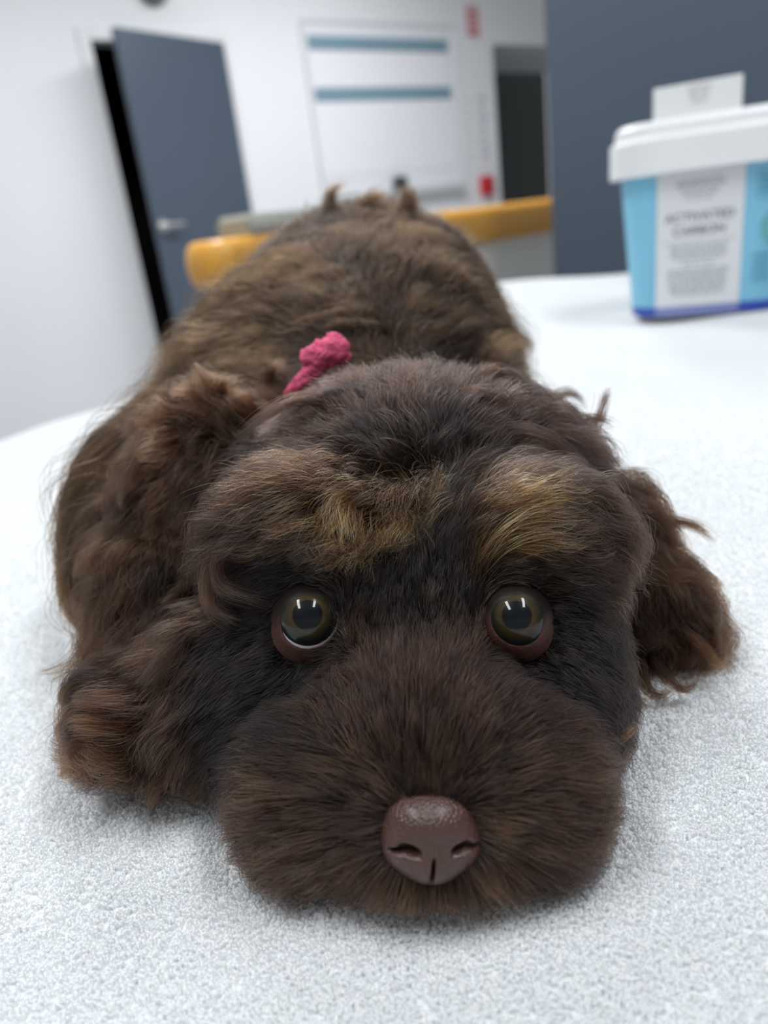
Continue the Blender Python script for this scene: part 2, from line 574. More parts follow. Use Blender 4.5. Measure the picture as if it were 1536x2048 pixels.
ink = mat('label_ink', (0.05, 0.05, 0.06), 0.5)
pcx = (PX0 + PX1) / 2
text_mesh('lettering', 'ACTIVATED', 0.0128, ink, lb, on_front(pcx, 0.1045, 0.0017))
text_mesh('lettering', 'CARBON', 0.0128, ink, lb, on_front(pcx, 0.0905, 0.0017))
bm = bmesh.new()
rr = random.Random(4)
for z, w, hgt in ((0.150, .052, .0022), (0.146, .060, .0022), (0.141, .048, .0018), (0.1365, .042, .0018), (0.1315, .03, .0016), (0.086, .088, .0007), (0.080, .07, .002), (0.0755, .066, .002), (0.071, .07, .002), (0.0665, .06, .002),
                  (0.060, .04, .002), (0.053, .074, .0022), (0.0485, .076, .0022), (0.044, .07, .0022), (0.0395, .074, .0022), (0.035, .066, .0022), (0.0305, .07, .0022), (0.026, .06, .0022)):
    z, w = z * 0.925, w * 0.82
    x0 = pcx - w / 2
    while x0 < pcx + w / 2:
        wd = rr.uniform(0.004, 0.011) if hgt > .001 else w
        x1 = min(x0 + wd, pcx + w / 2)
        M = on_front(0, z, 0.0016)
        f = [M @ Vector((x, y, 0)) for x, y in ((x0, 0), (x1, 0), (x1, hgt), (x0, hgt))]
        bm.faces.new([bm.verts.new(p) for p in f])
        x0 = x1 + 0.0018
o = from_bm('small_print', bm, mat('label_grey_ink', (0.36, 0.37, 0.42), 0.5), lb)
o['kind'] = 'stuff'
# right-hand blue field: outlined box, green leaf roundel, print
bm = bmesh.new()
for x0, x1, z0, z1 in ((.041, .064, .140, .141), (.041, .064, .116, .117), (.041, .042, .117, .140), (.063, .064, .117, .140), (.044, .060, .133, .136), (.044, .060, .127, .130), (.044, .060, .121, .124)):
    M = on_front(0, 0, 0)
    f = [on_front(x, z, 0.0017).translation for x, z in ((x0, z0), (x1, z0), (x1, z1), (x0, z1))]
    bm.faces.new([bm.verts.new(p) for p in f])
for z in (.058, .050, .042, .034):
    f = [on_front(x, z + h, 0.0017).translation for x, h in ((.040, 0), (.058, 0), (.058, .003), (.040, .003))]
    bm.faces.new([bm.verts.new(p) for p in f])
o = from_bm('small_print', bm, mat('label_blue_ink', (0.10, 0.32, 0.46), 0.5), lb)
o['kind'] = 'stuff'
bm = bmesh.new()
f = []
for i in range(28):
    a = 2 * math.pi * i / 28
    f.append(bm.verts.new(on_front(.058 + .012 * math.cos(a), .086 + .0145 * math.sin(a), 0.0018).translation))
bm.faces.new(f)
from_bm('emblem', bm, mat('label_green', (0.13, 0.40, 0.42), 0.5), lb)
# lid: skirt, step and crowned top
LZ = 0.150
rings = []
for off, z in ((0.0035, LZ), (0.0085, LZ), (0.0090, LZ + 0.001), (0.0085, LZ + 0.033), (0.0075, LZ + 0.0345), (0.0050, LZ + 0.0352), (0.0035, LZ + 0.038), (0.0025, LZ + 0.046), (-0.0005, LZ + 0.0500), (-0.005, LZ + 0.0515), (-0.010, LZ + 0.0510), (-0.013, LZ + 0.0490), (-0.03, LZ + 0.0490)):
    rings.append(rrect(0.096 + off, 0.080 + off, 0.044 + off if off > -0.04 else 0.004, z))
bm = loft(rings, caps=False)
bm.faces.new([v for v in bm.verts][-40:])
o = from_bm('lid', bm, tub_white, tub)
lid_top = LZ + 0.0490
# carton on the lid
cz = lid_top + 0.0008
cb = empty('carton', (0, 0, 0))
cm_ = Matrix.Translation((0.408, 0.900, 0.0015)) @ Matrix.Rotation(math.radians(-20), 4, 'Z') @ Matrix.Translation((-0.008, 0.035, cz)) @ Matrix.Rotation(math.radians(-5), 4, 'Z')
tag(cb, 'small plain white carton resting on the lid of the plastic tub', 'carton')
bm = box(-0.050, 0.042, -0.013, 0.013, 0, 0.041, 0.0012, 1)
bm.transform(cm_)
from_bm('carton_box', bm, mat('carton_white', (0.70, 0.71, 0.71), 0.5), cb)
bm = box(-0.050, 0.042, 0.0135, 0.0142, 0.0, 0.043, 0, 1)
bm.transform(cm_)
from_bm('tuck_flap', bm, mat('carton_white_edge', (0.78, 0.79, 0.78), 0.5), cb)
bm = bmesh.new()
for x0, x1, z0, z1 in ((-.014, .010, .034, .037), (-.012, -.003, .026, .031), (0, .008, .026, .031), (-.010, .006, .020, .023)):
    bm.faces.new([bm.verts.new(cm_ @ Vector((x, -0.0134, z))) for x, z in ((x0, z0), (x1, z0), (x1, z1), (x0, z1))])
o = from_bm('small_print', bm, mat('carton_ink', (0.50, 0.51, 0.52), 0.5), cb)
o['kind'] = 'stuff'


# ------------------------------------------------------------------ the puppy: shape field
CAMAX = np.array([CX, CY, FW])          # axes facing the viewer's side of the table
WAX = np.eye(3)
PRIMS = []


def rot_axes(ax, ang):
    """turn the first two axes within their plane"""
    c, s = math.cos(ang), math.sin(ang)
    return np.array([c * ax[0] + s * ax[1], -s * ax[0] + c * ax[1], ax[2]])


def ell(c, r, k=0.012, ax=WAX):
    PRIMS.append((np.array(c, float), np.array(r, float), k, np.array(ax)))


# torso, resting on its belly, rump away from the camera
ell((0.004, 0.480, 0.070), (0.077, 0.085, 0.074), 0.02)
ell((-0.012, 0.400, 0.060), (0.082, 0.090, 0.066), 0.03)
ell((-0.020, 0.330, 0.050), (0.076, 0.060, 0.046), 0.03)
ell((-0.010, 0.280, 0.042), (0.062, 0.045, 0.038), 0.02)
# thighs folded at the sides
ell((-0.066, 0.480, 0.036), (0.030, 0.075, 0.042), 0.02)
ell((0.056, 0.490, 0.036), (0.030, 0.075, 0.042), 0.02)
# left shoulder, elbow and foreleg
ell(at(350, 985, 0.318), (0.024, 0.036, 0.030), 0.02)
ell(at(285, 1040, 0.305), (0.020, 0.024, 0.026), 0.015)
ell(at(300, 1110, 0.286), (0.021, 0.040, 0.022), 0.015)
ell((-0.072, 0.205, 0.016), (0.018, 0.045, 0.015), 0.012)
# right shoulder and foreleg, tucked under the ear
ell((0.054, 0.290, 0.034), (0.028, 0.050, 0.032), 0.02)
N_TORSO = len(PRIMS)
# skull, forehead, brows, cheeks
ell(at(835, 1010, 0.250), (0.057, 0.041, 0.042), 0.008, CAMAX)
ell(at(640, 1080, 0.209), (0.025, 0.017, 0.018), 0.014, CAMAX)
ell(at(1055, 1085, 0.205), (0.023, 0.017, 0.018), 0.014, CAMAX)
ell(at(560, 1380, 0.216), (0.027, 0.030, 0.026), 0.014, CAMAX)
ell(at(1095, 1370, 0.208), (0.019, 0.030, 0.026), 0.014, CAMAX)
ell(at(830, 1250, 0.206), (0.036, 0.030, 0.024), 0.012, CAMAX)
# muzzle: bridge and two whisker pads
ell(at(850, 1460, 0.186), (0.024, 0.022, 0.026), 0.012, CAMAX)
ell(at(700, 1600, 0.184), (0.026, 0.022, 0.021), 0.012, CAMAX)
ell(at(985, 1588, 0.178), (0.024, 0.022, 0.021), 0.012, CAMAX)
ell(at(858, 1660, 0.170), (0.018, 0.016, 0.015), 0.010, CAMAX)
N_HEAD = len(PRIMS)
# ears
LEAR = rot_axes(CAMAX, math.radians(10))
ell(at(430, 910, 0.262), (0.018, 0.020, 0.014), 0.010, CAMAX)
ell(at(375, 1080, 0.252), (0.017, 0.034, 0.012), 0.010, LEAR)
ell(at(335, 1310, 0.236), (0.018, 0.034, 0.012), 0.010, LEAR)
ell(at(325, 1435, 0.230), (0.018, 0.018, 0.012), 0.010, CAMAX)
N_LEAR = len(PRIMS)
ell(at(1205, 1075, 0.252), (0.014, 0.018, 0.012), 0.010, CAMAX)
ell(at(1275, 1215, 0.247), (0.017, 0.026, 0.010), 0.010, rot_axes(CAMAX, math.radians(28)))
ell(at(1305, 1290, 0.240), (0.016, 0.016, 0.010), 0.010, CAMAX)
REGION = np.array([0] * N_TORSO + [1] * (N_HEAD - N_TORSO) + [2] * (N_LEAR - N_HEAD) + [3] * (len(PRIMS) - N_LEAR))

EYES = [dict(p=at(619, 1238, 0.1915), r=0.0090, iris=0.0072, open=(0.0002, -0.0005), aw=0.0071, up=0.0053, lo=0.0068),
        dict(p=at(1033, 1239, 0.1860), r=0.0088, iris=0.0069, open=(0.0001, -0.0002), aw=0.0060, up=0.0048, lo=0.0060)]


def sdf(P, floor=True):
    d = None
    for c, r, k, ax in PRIMS:
        q = (P - c) @ ax.T
        k0 = np.linalg.norm(q / r, axis=1)
        k1 = np.linalg.norm(q / (r * r), axis=1) + 1e-9
        e = k0 * (k0 - 1) / k1
        e = np.where(k0 < 1e-3, -r.min(), e)
        if d is None:
            d = e
        else:
            h = np.maximum(k - np.abs(d - e), 0) / k
            d = np.minimum(d, e) - h * h * k * 0.25
    for e in EYES:                                    # sockets
        s = np.linalg.norm(P - e['p'], axis=1) - e['r'] * 1.0
        k = 0.0016
        h = np.maximum(k - np.abs(d + s), 0) / k
        d = np.maximum(d, -s) + h * h * k * 0.25
    if floor:
        s = 0.0045 - P[:, 2]
        k = 0.006
        h = np.maximum(k - np.abs(d - s), 0) / k
        d = np.maximum(d, s) + h * h * k * 0.25
    return d


def grad(P, e=4e-4):
    g = np.empty_like(P)
    for i in range(3):
        o = np.zeros(3)
        o[i] = e
        g[:, i] = sdf(P + o) - sdf(P - o)
    return g / (np.linalg.norm(g, axis=1, keepdims=True) + 1e-12)


def body_mesh(voxel=0.0032):
    bm = bmesh.new()
    for c, r, k, ax in PRIMS:
        M = np.eye(4)
        M[:3, :3] = (ax.T * r)
        M[:3, 3] = c
        if np.linalg.det(M[:3, :3]) < 0:
            M[:3, 2] *= -1
        bmesh.ops.create_icosphere(bm, subdivisions=3, radius=1, matrix=Matrix(M.tolist()))
    me = bpy.data.meshes.new('t')
    bm.to_mesh(me)
    bm.free()
    o = bpy.data.objects.new('t', me)
    C.objects.link(o)
    md = o.modifiers.new('r', 'REMESH')
    md.mode = 'VOXEL'
    md.voxel_size = voxel
    dg = bpy.context.evaluated_depsgraph_get()
    out = bpy.data.meshes.new_from_object(o.evaluated_get(dg))
    bpy.data.objects.remove(o)
    bpy.data.meshes.remove(me)
    n = len(out.vertices)
    V = np.empty(n * 3)
    out.vertices.foreach_get('co', V)
    V = V.reshape(-1, 3)
    for _ in range(8):
        d = sdf(V)
        V = V - grad(V) * (d * 0.8)[:, None]
    out.vertices.foreach_set('co', V.ravel())
    out.update()
    out.polygons.foreach_set('use_smooth', [True] * len(out.polygons))
    return out


# ------------------------------------------------------------------ the puppy: coat
def march(px, py):
    """first point of the body seen along a sight line"""
    k = ray(px, py)
    d = 0.10
    for _ in range(90):
        s = sdf((CO + d * k)[None], False)[0]
        if s < 2e-4:
            break
        d += s * 0.7
        if d > 0.8:
            return None
    return CO + d * k


CROWN_SHEEN = (0.033, 0.0185, 0.0145)  # lighter hair on top of the head, grey sheen put into its colour
DARK, FACE, WARM, TAN, BODY, EAR = (0.006, 0.004, 0.004), (0.019, 0.0085, 0.0055), (0.054, 0.022, 0.009), (0.46, 0.20, 0.045), (0.0165, 0.0076, 0.0030), (0.030, 0.0135, 0.0070)
# where on the coat (sight lines of the study sketch), lie of the hair, length mm, loft mm, wave mm, colour
COMB = [
    (855, 1575, 0, -1, 6, 2, 0.2, WARM), (850, 1500, 0, -1, 11, 3, 0.4, FACE), (850, 1420, 0, -1, 14.9, 4, 0.5, FACE), (845, 1340, 0, -1, 11, 3, 0.5, FACE),
    (780, 1480, -.45, -1, 13.8, 3.5, 0.4, FACE), (930, 1480, .45, -1, 13.8, 3.5, 0.4, FACE),
    (690, 1440, -.7, -.8, 14.9, 4, 0.5, FACE), (1010, 1440, .7, -.8, 14.9, 4, 0.5, FACE),
    (760, 1560, -.8, -.5, 8, 2.5, 0.3, FACE), (950, 1550, .8, -.5, 8, 2.5, 0.3, FACE),
    (690, 1560, -1, -.2, 14.9, 4, 0.4, WARM), (1020, 1545, 1, -.2, 14.9, 4, 0.4, WARM),
    (600, 1560, -1, 0, 16.1, 5, 0.5, WARM), (1110, 1540, 1, 0, 16.1, 5, 0.5, WARM),
    (600, 1480, -1, -.2, 16.1, 5, 0.5, DARK), (1110, 1460, 1, -.2, 16.1, 5, 0.5, FACE),
    (740, 1660, -1, .15, 9, 3, 0.3, FACE), (975, 1650, 1, .15, 9, 3, 0.3, WARM),
    (640, 1680, -1, .3, 17.2, 5, 0.5, WARM), (1080, 1660, 1, .25, 17.2, 5, 0.5, FACE),
    (540, 1650, -1, .3, 16.1, 5, 0.5, FACE), (1150, 1640, 1, .25, 16.1, 5, 0.5, FACE),
    (600, 1730, -.8, .6, 16.1, 5, 0.5, WARM), (1100, 1710, .8, .6, 16.1, 5, 0.5, FACE),
    (760, 1755, -.5, .9, 11, 4, 0.4, WARM), (960, 1745, .5, .9, 11, 4, 0.4, WARM), (860, 1775, 0, 1, 9, 3, 0.3, WARM),
    (500, 1500, -.8, .3, 16.1, 5, 0.6, DARK), (1180, 1480, .8, .3, 14.9, 4, 0.6, DARK),
    (470, 1380, -.6, .8, 14.9, 4, 0.7, DARK), (540, 1380, -.8, .5, 10, 3, 0.5, DARK), (1180, 1380, .5, .9, 13.8, 4, 0.7, DARK), (1130, 1370, .8, .5, 9, 3, 0.5, DARK),
    (825, 1270, 0, -1, 7, 2, 0.4, DARK), (825, 1200, 0, -1, 8, 2.5, 0.4, DARK), (740, 1300, -.3, -.9, 7, 2, 0.3, FACE), (930, 1300, .3, -.9, 7, 2, 0.3, FACE),
    (740, 1210, .3, -.9, 7, 2, 0.3, DARK), (920, 1210, .2, -.9, 7, 2, 0.3, DARK),
    (620, 1345, -.6, .6, 4, 1, 0.2, DARK), (1035, 1340, .6, .6, 4, 1, 0.2, DARK), (690, 1350, -.5, .2, 7, 2, 0.2, FACE), (985, 1345, .5, .2, 7, 2, 0.2, FACE),
    (530, 1250, -1, .3, 5, 1.5, 0.3, DARK), (1115, 1250, 1, .3, 5, 1.5, 0.3, DARK), (450, 1270, -.7, .7, 13.8, 3, 0.7, DARK), (1190, 1270, .7, .7, 11, 3, 0.7, DARK),
    # left brow
    (620, 1160, -1, .1, 6, 1.5, 0.5, DARK), (540, 1150, -1, .3, 13.2, 4.05, 1, DARK),
    (800, 1000, -.1, 1, 24.2, 8.1, 1.65, WARM), (775, 1030, -.15, 1, 13.2, 6.75, 1.5, TAN), (710, 1035, -.1, 1, 13.2, 6.75, 1.5, TAN), (700, 960, -.5, .8, 22.7, 8.1, 1.65, WARM),
    (640, 980, -1, .15, 29.2, 8.1, 1.38, WARM), (735, 1020, -1, .25, 25.9, 6.75, 1.1, TAN), (520, 1040, -1, .4, 29.2, 8.1, 1.38, FACE), (440, 1060, -.5, .9, 32.4, 12.2, 2.5, EAR), (425, 1150, -.1, 1, 32.4, 10.8, 2.5, EAR), (435, 1230, .25, 1, 26.4, 9.45, 2, EAR), (450, 1120, -.5, 1, 29.2, 8.1, 1.65, FACE), (410, 1200, 0, 1, 22.1, 6.75, 1.5, FACE),
    # right brow
    (1040, 1160, 1, 0, 6, 1.5, 0.5, DARK), (1130, 1170, 1, .2, 13.2, 4.05, 0.75, DARK),
    (965, 1120, .4, -.9, 9, 4, 0.8, WARM), (975, 1075, .75, -.6, 17.9, 6.75, 1, WARM), (1000, 1035, 1, -.2, 24.2, 6.75, 1.1, TAN), (1100, 1110, 1, -.1, 16.6, 5.4, 0.75, FACE), (1015, 1090, 1, 0, 22.7, 6.75, 0.963, TAN),
    (1180, 1130, 1, .35, 22.7, 5.4, 1.1, FACE), (1190, 1050, .9, .5, 25.9, 6.75, 1.38, FACE),
    # forehead and crown
    (890, 1130, .0, -1, 10, 3, 0.8, DARK), (890, 1030, .0, -1, 18.9, 5, 1.32, DARK), (890, 930, .1, -1, 21.6, 6, 1.65, DARK),
    (1000, 980, .8, -.4, 21.6, 5, 1.32, CROWN_SHEEN), (1090, 960, 1, .1, 23, 5, 1.32, CROWN_SHEEN), (1180, 960, .8, .6, 23, 6, 1.54, FACE),
    (1000, 870, .6, -.6, 21.6, 5, 1.54, CROWN_SHEEN), (1100, 860, .9, .1, 23, 7, 1.65, CROWN_SHEEN), (1180, 880, 1, -.2, 24.3, 8, 1.65, FACE),
    (760, 920, -.4, -.5, 20.2, 5, 1.32, DARK), (660, 900, -.9, -.2, 18.9, 5, 1.1, CROWN_SHEEN), (540, 920, -1, .2, 20.2, 5, 1.1, DARK), (480, 980, -.8, .6, 21.6, 6, 1.32, FACE),
    (760, 830, -.3, -.9, 14.9, 5, 1, CROWN_SHEEN), (860, 830, .1, -1, 18.9, 5, 1.32, CROWN_SHEEN), (620, 830, -.8, -.5, 14.9, 4, 1, CROWN_SHEEN), (500, 850, -.9, -.2, 19.2, 6, 1.05, EAR),
    # left ear
    (430, 850, -.5, -.6, 24, 9, 1.65, EAR), (390, 930, -.5, .8, 28.8, 7, 1.88, EAR), (350, 1040, -.35, 1, 31.2, 6, 2.1, EAR), (400, 1080, .1, 1, 28.8, 6, 1.65, EAR), (300, 1200, -.3, 1, 31.2, 6, 2.25, EAR), (380, 1230, .1, 1, 26.4, 6, 1.88, EAR),
    (270, 1350, -.45, .9, 25.3, 7, 3.6, WARM), (360, 1380, .2, 1, 23, 6, 3.2, WARM), (260, 1480, -.85, .3, 15, 7, 3.8, WARM), (350, 1500, .1, 1, 14, 6, 3.5, WARM),
    # right ear
    (1235, 1010, .8, .3, 24, 7, 1.5, EAR), (1280, 1080, .7, .8, 26.4, 6, 1.5, EAR), (1340, 1130, .8, .6, 26.4, 6, 1.65, EAR), (1270, 1200, .1, 1, 26.4, 5, 1.65, EAR), (1350, 1220, .5, 1, 26.4, 5, 1.88, EAR), (1320, 1290, .2, 1, 20.7, 5, 2.8, WARM), (1250, 1300, -.2, 1, 21.6, 5, 1.65, EAR),
    # trunk and foreleg
    (760, 440, .1, -1, 42.7, 8.1, 1.54, BODY), (620, 480, -.5, -.8, 46.3, 7.43, 1.54, BODY), (880, 480, .5, -.7, 46.3, 7.43, 1.54, BODY),
    (750, 560, .2, -.8, 49.9, 7.43, 1.92, BODY), (560, 600, -.8, .1, 53.5, 7.43, 1.74, BODY), (930, 600, .7, .3, 49.9, 6.75, 1.74, BODY),
    (700, 680, -.3, -.6, 46.3, 6.75, 1.54, BODY), (850, 690, .4, -.4, 46.3, 6.75, 1.54, BODY), (420, 660, -.9, .5, 57, 6.75, 1.74, BODY), (990, 690, .5, .8, 49.9, 6.75, 1.54, BODY),
    (330, 760, -.7, .8, 57, 6.75, 1.74, BODY), (480, 760, -.7, .2, 49.9, 6.75, 1.54, BODY), (1020, 780, .4, .9, 42.7, 6.07, 1.35, BODY),
    (230, 930, -.5, .8, 49.9, 6.07, 1.54, BODY), (180, 1050, -.3, 1, 46.3, 6.07, 1.35, BODY), (280, 900, -.4, .8, 49.9, 6.07, 1.54, BODY), (200, 1150, -.2, 1, 42.7, 5.4, 1.35, BODY),
]


def coat_tables():
    pos, dr, par, col = [], [], [], []
    for px, py, dx, dy, L, loft, wv, c in COMB:
        p = march(px, py)
        if p is None:
            continue
        n = grad(p[None])[0]
        v = dx * CX - dy * CY
        v = v - n * (v @ n)
        v = v + 1e-6
        pos.append(p)
        dr.append(v / np.linalg.norm(v))
        par.append((L * 1e-3, loft * 1e-3, wv * 1e-3))
        col.append(c)
    return np.array(pos), np.array(dr), np.array(par), np.array(col)


TP, TD, TPAR, TCOL = coat_tables()


def coat_at(P, sharp=1.0):
    """lie, (length, loft, wave) and colour of the coat at points of the skin"""
    out_d = np.empty_like(P)
    out_p = np.empty((len(P), 3))
    out_c = np.empty((len(P), 3))
    pick = rng.random(len(P))
    for i in range(0, len(P), 20000):
        Q = P[i:i + 20000]
        d2 = ((Q[:, None, :] - TP[None]) ** 2).sum(2)
        near = np.sqrt(d2.min(1))[:, None]
        w = 1.0 / (d2 + (0.0025 + 0.15 * near) ** 2) ** 2
        w /= w.sum(1, keepdims=True)
        out_d[i:i + 20000] = w @ TD
        out_p[i:i + 20000] = w @ TPAR
        w3 = w ** 0.8
        cum = np.cumsum(w3 / w3.sum(1, keepdims=True), 1)
        j = np.minimum((cum < pick[i:i + 20000, None]).sum(1), len(TCOL) - 1)
        own = TCOL[j]
        # golden and rust hairs are scattered among dark ones
        r2 = rng.random(len(Q))
        bright = own[:, 0]
        dark = ((bright > 0.2) & (r2 < 0.45)) | ((bright > 0.045) & (bright < 0.2) & (r2 < 0.45))
        alt = np.where((rng.random(len(Q)) < 0.5)[:, None], np.array(FACE), np.where(bright[:, None] > 0.2, np.array(WARM), np.array(DARK)))
        out_c[i:i + 20000] = np.where(dark[:, None], alt, own)
    return out_d, out_p, out_c


def unit(v):
    return v / (np.linalg.norm(v, axis=1, keepdims=True) + 1e-12)


NOSE_P = at(862, 1672, 0.158)
rng = np.random.default_rng(7)


def scatter(me, n):
    """points spread over the skin, denser where the puppy faces the viewer's side"""
    me.calc_loop_triangles()
    V = np.empty(len(me.vertices) * 3)
    me.vertices.foreach_get('co', V)
    V = V.reshape(-1, 3)
    T = np.empty(len(me.loop_triangles) * 3, dtype=np.int32)
    me.loop_triangles.foreach_get('vertices', T)
    A, B, D = (V[T.reshape(-1, 3)[:, i]] for i in range(3))
    nn = np.cross(B - A, D - A)
    ar = np.linalg.norm(nn, axis=1)
    mid = (A + B + D) / 3
    to = CO - mid
    dist = np.linalg.norm(to, axis=1)
    facing = (nn * to).sum(1) / (ar * dist + 1e-12)
    w = ar / np.maximum(dist, 0.17) ** 2 * np.clip(0.25 + 1.2 * (facing + 0.25), 0.16, 1.0)
    w = w * np.where(mid[:, 2] < 0.0055, 0.0, 1.0)
    idx = rng.choice(len(w), size=n, p=w / w.sum())
    u, v = rng.random((2, n))
    fl = u + v > 1
    u[fl], v[fl] = 1 - u[fl], 1 - v[fl]
    return A[idx] + u[:, None] * (B - A)[idx] + v[:, None] * (D - A)[idx]


def region_of(P):
    best = np.full(len(P), 1e9)
    reg = np.zeros(len(P), int)
    for (c, r, k, ax), g in zip(PRIMS, REGION):
        q = (P - c) @ ax.T
        k0 = np.linalg.norm(q / r, axis=1)
        e = (k0 - 1) * r.min()
        m = e < best
        best[m] = e[m]
        reg[m] = g
    return reg


STEPS = 12


def grow(roots, jitter=0.18):
    n = len(roots)
    N = grad(roots)
    lie, par, col = coat_at(roots)
    L = par[:, 0] * rng.uniform(0.65, 1.15, n)
    loft = par[:, 1] * rng.beta(1.6, 1.6, n) * 1.6
    loft = np.where(par[:, 1] > 0.0065, par[:, 1] * rng.uniform(0.35, 1.5, n), loft)
    loft = np.where(rng.random(n) < 0.05, loft * 2.3, loft)
    pts = np.empty((n, STEPS, 3))
    p = roots - N * 0.0004
    pts[:, 0] = p
    st = (L / (STEPS - 1))[:, None]
    jit = rng.normal(0, jitter, (n, 3))
    cur = None
    for s in range(1, STEPS):
        d = sdf(p)
        g = grad(p)
        near, _, _ = coat_at(p) if s in (3, 6) else (lie, None, None)
        lie = near
        t = lie + jit
        t = unit(t - g * (t * g).sum(1, keepdims=True))
        prof = loft * min(1.0, 0.25 + s / 5.0)
        up = np.clip((prof - d) / st[:, 0], -0.7, 0.9)
        want = unit(t + g * up[:, None])
        cur = want if cur is None else unit(0.45 * cur + 0.55 * want)
        p = p + cur * st
        pts[:, s] = p
    return pts, par, col, L


def clump(pts, par, roots, ratio, strength, low=0.35, curly=False):
    """gather strands into locks and give each lock its own wave"""
    n = len(pts)
    m = max(8, int(n / ratio))
    gi = rng.choice(n, m, replace=False)
    kd = kdtree.KDTree(m)
    for j, i in enumerate(gi):
        kd.insert(roots[i], j)
    kd.balance()
    near = np.fromiter((kd.find(r)[1] for r in roots), dtype=np.int64, count=n)
    lead = gi[near]
    t = np.linspace(0, 1, STEPS)[None, :, None]
    off = pts[lead] - roots[lead][:, None] + 0.0
    target = roots[lead][:, None] + off
    c = (strength * rng.uniform(low, 1.0, n))[:, None, None] * t ** 1.3
    out = pts * (1 - c) + target * c
    tang = unit((pts[lead][:, -1] - pts[lead][:, 0]))
    nrm = grad(roots[lead])
    side = unit(np.cross(tang, nrm))
    amp = par[lead, 2]
    ph = rng.uniform(0, 6.28, m)[near] + rng.normal(0, 0.25, n)
    wl_ = (0.012 + 5.5 * amp) * rng.uniform(0.75, 1.3, m)[near]
    if curly:
        lowz = np.clip((0.036 - roots[lead, 2]) / 0.020, 0, 1)
        wl_ = wl_ * (1 - lowz) + 0.0115 * lowz
        amp = amp * (1 - lowz) + 0.0022 * lowz
    ln = np.linalg.norm(np.diff(pts[lead], axis=1), axis=2).sum(1)
    tt = np.linspace(0, 1, STEPS)[None]
    a = ph[:, None] + tt * (6.283 * ln / wl_)[:, None]
    env = np.minimum(1, 0.15 + tt * 1.1) * amp[:, None] * tt ** 0.4
    w1 = (np.sin(a) - np.sin(ph)[:, None]) * env
    w2 = (np.cos(a) - np.cos(ph)[:, None]) * env * 0.6
    out = out + side[:, None] * w1[..., None] + nrm[:, None] * w2[..., None]
    return out, near, gi


def hair_material(name, ior, rough=0.32):
    m = bpy.data.materials.new(name)
    m.use_nodes = True
    nt = m.node_tree
    nt.nodes.clear()
    out = nt.nodes.new('ShaderNodeOutputMaterial')
    h = nt.nodes.new('ShaderNodeBsdfHairPrincipled')
    h.parametrization = 'COLOR'
    h.inputs['Roughness'].default_value = rough
    h.inputs['Radial Roughness'].default_value = 0.45
    h.inputs['IOR'].default_value = ior
    h.inputs['Random Roughness'].default_value = 0.2
    at_ = nt.nodes.new('ShaderNodeAttribute')
    at_.attribute_name = 'tint'
    nt.links.new(at_.outputs['Color'], h.inputs['Color'])
    nt.links.new(h.outputs[0], out.inputs[0])
    return m


def curves_object(name, pts, rad, col, m, parent):
    """pts (n, k, 3), rad (n, k), col (n, k, 3)"""
    n, k = pts.shape[:2]
    hc = bpy.data.hair_curves.new(name)
    hc.add_curves([k] * n)
    hc.position_data.foreach_set('vector', np.ascontiguousarray(pts, dtype=np.float32).ravel())
    a = hc.attributes.get('radius') or hc.attributes.new('radius', 'FLOAT', 'POINT')
    a.data.foreach_set('value', np.ascontiguousarray(rad, dtype=np.float32).ravel())
    a = hc.attributes.new('tint', 'FLOAT_COLOR', 'POINT')
    rgba = np.ones((n, k, 4), dtype=np.float32)
    rgba[..., :3] = col
    a.data.foreach_set('color', rgba.ravel())
    hc.materials.append(m)
    o = bpy.data.objects.new(name, hc)
    C.objects.link(o)
    if parent is not None:
        o.parent = parent
    return o


def eye_clear(P):
    """keep the coat off the eyeballs and the nose leather"""
    ok = np.ones(len(P), bool)
    for e in EYES:
        z = unit((CO - e['p'])[None])[0]
        x = unit((CX - z * (CX @ z))[None])[0]
        y = np.cross(z, x)
        q = P - e['p']
        qx, qy, qz = q @ x - e['open'][0], q @ y - e['open'][1], q @ z
        hh = np.where(qy > 0, e['up'] + 0.0003, e['lo'] + 0.0011)
        inside = (qx / (e['aw'] + 0.0006)) ** 2 + (qy / hh) ** 2 < 1
        ok &= ~(inside & (np.linalg.norm(q, axis=1) < 0.02) & (qz > -0.004))
        ok &= np.linalg.norm(q, axis=1) > e['r'] * 0.98
    q = (P - NOSE_P) @ CAMAX.T
    ok &= ((q[:, 0] / 0.0092) ** 2 + ((q[:, 1] - .0008) / 0.0074) ** 2 + (q[:, 2] / 0.02) ** 2) > 1
    return ok


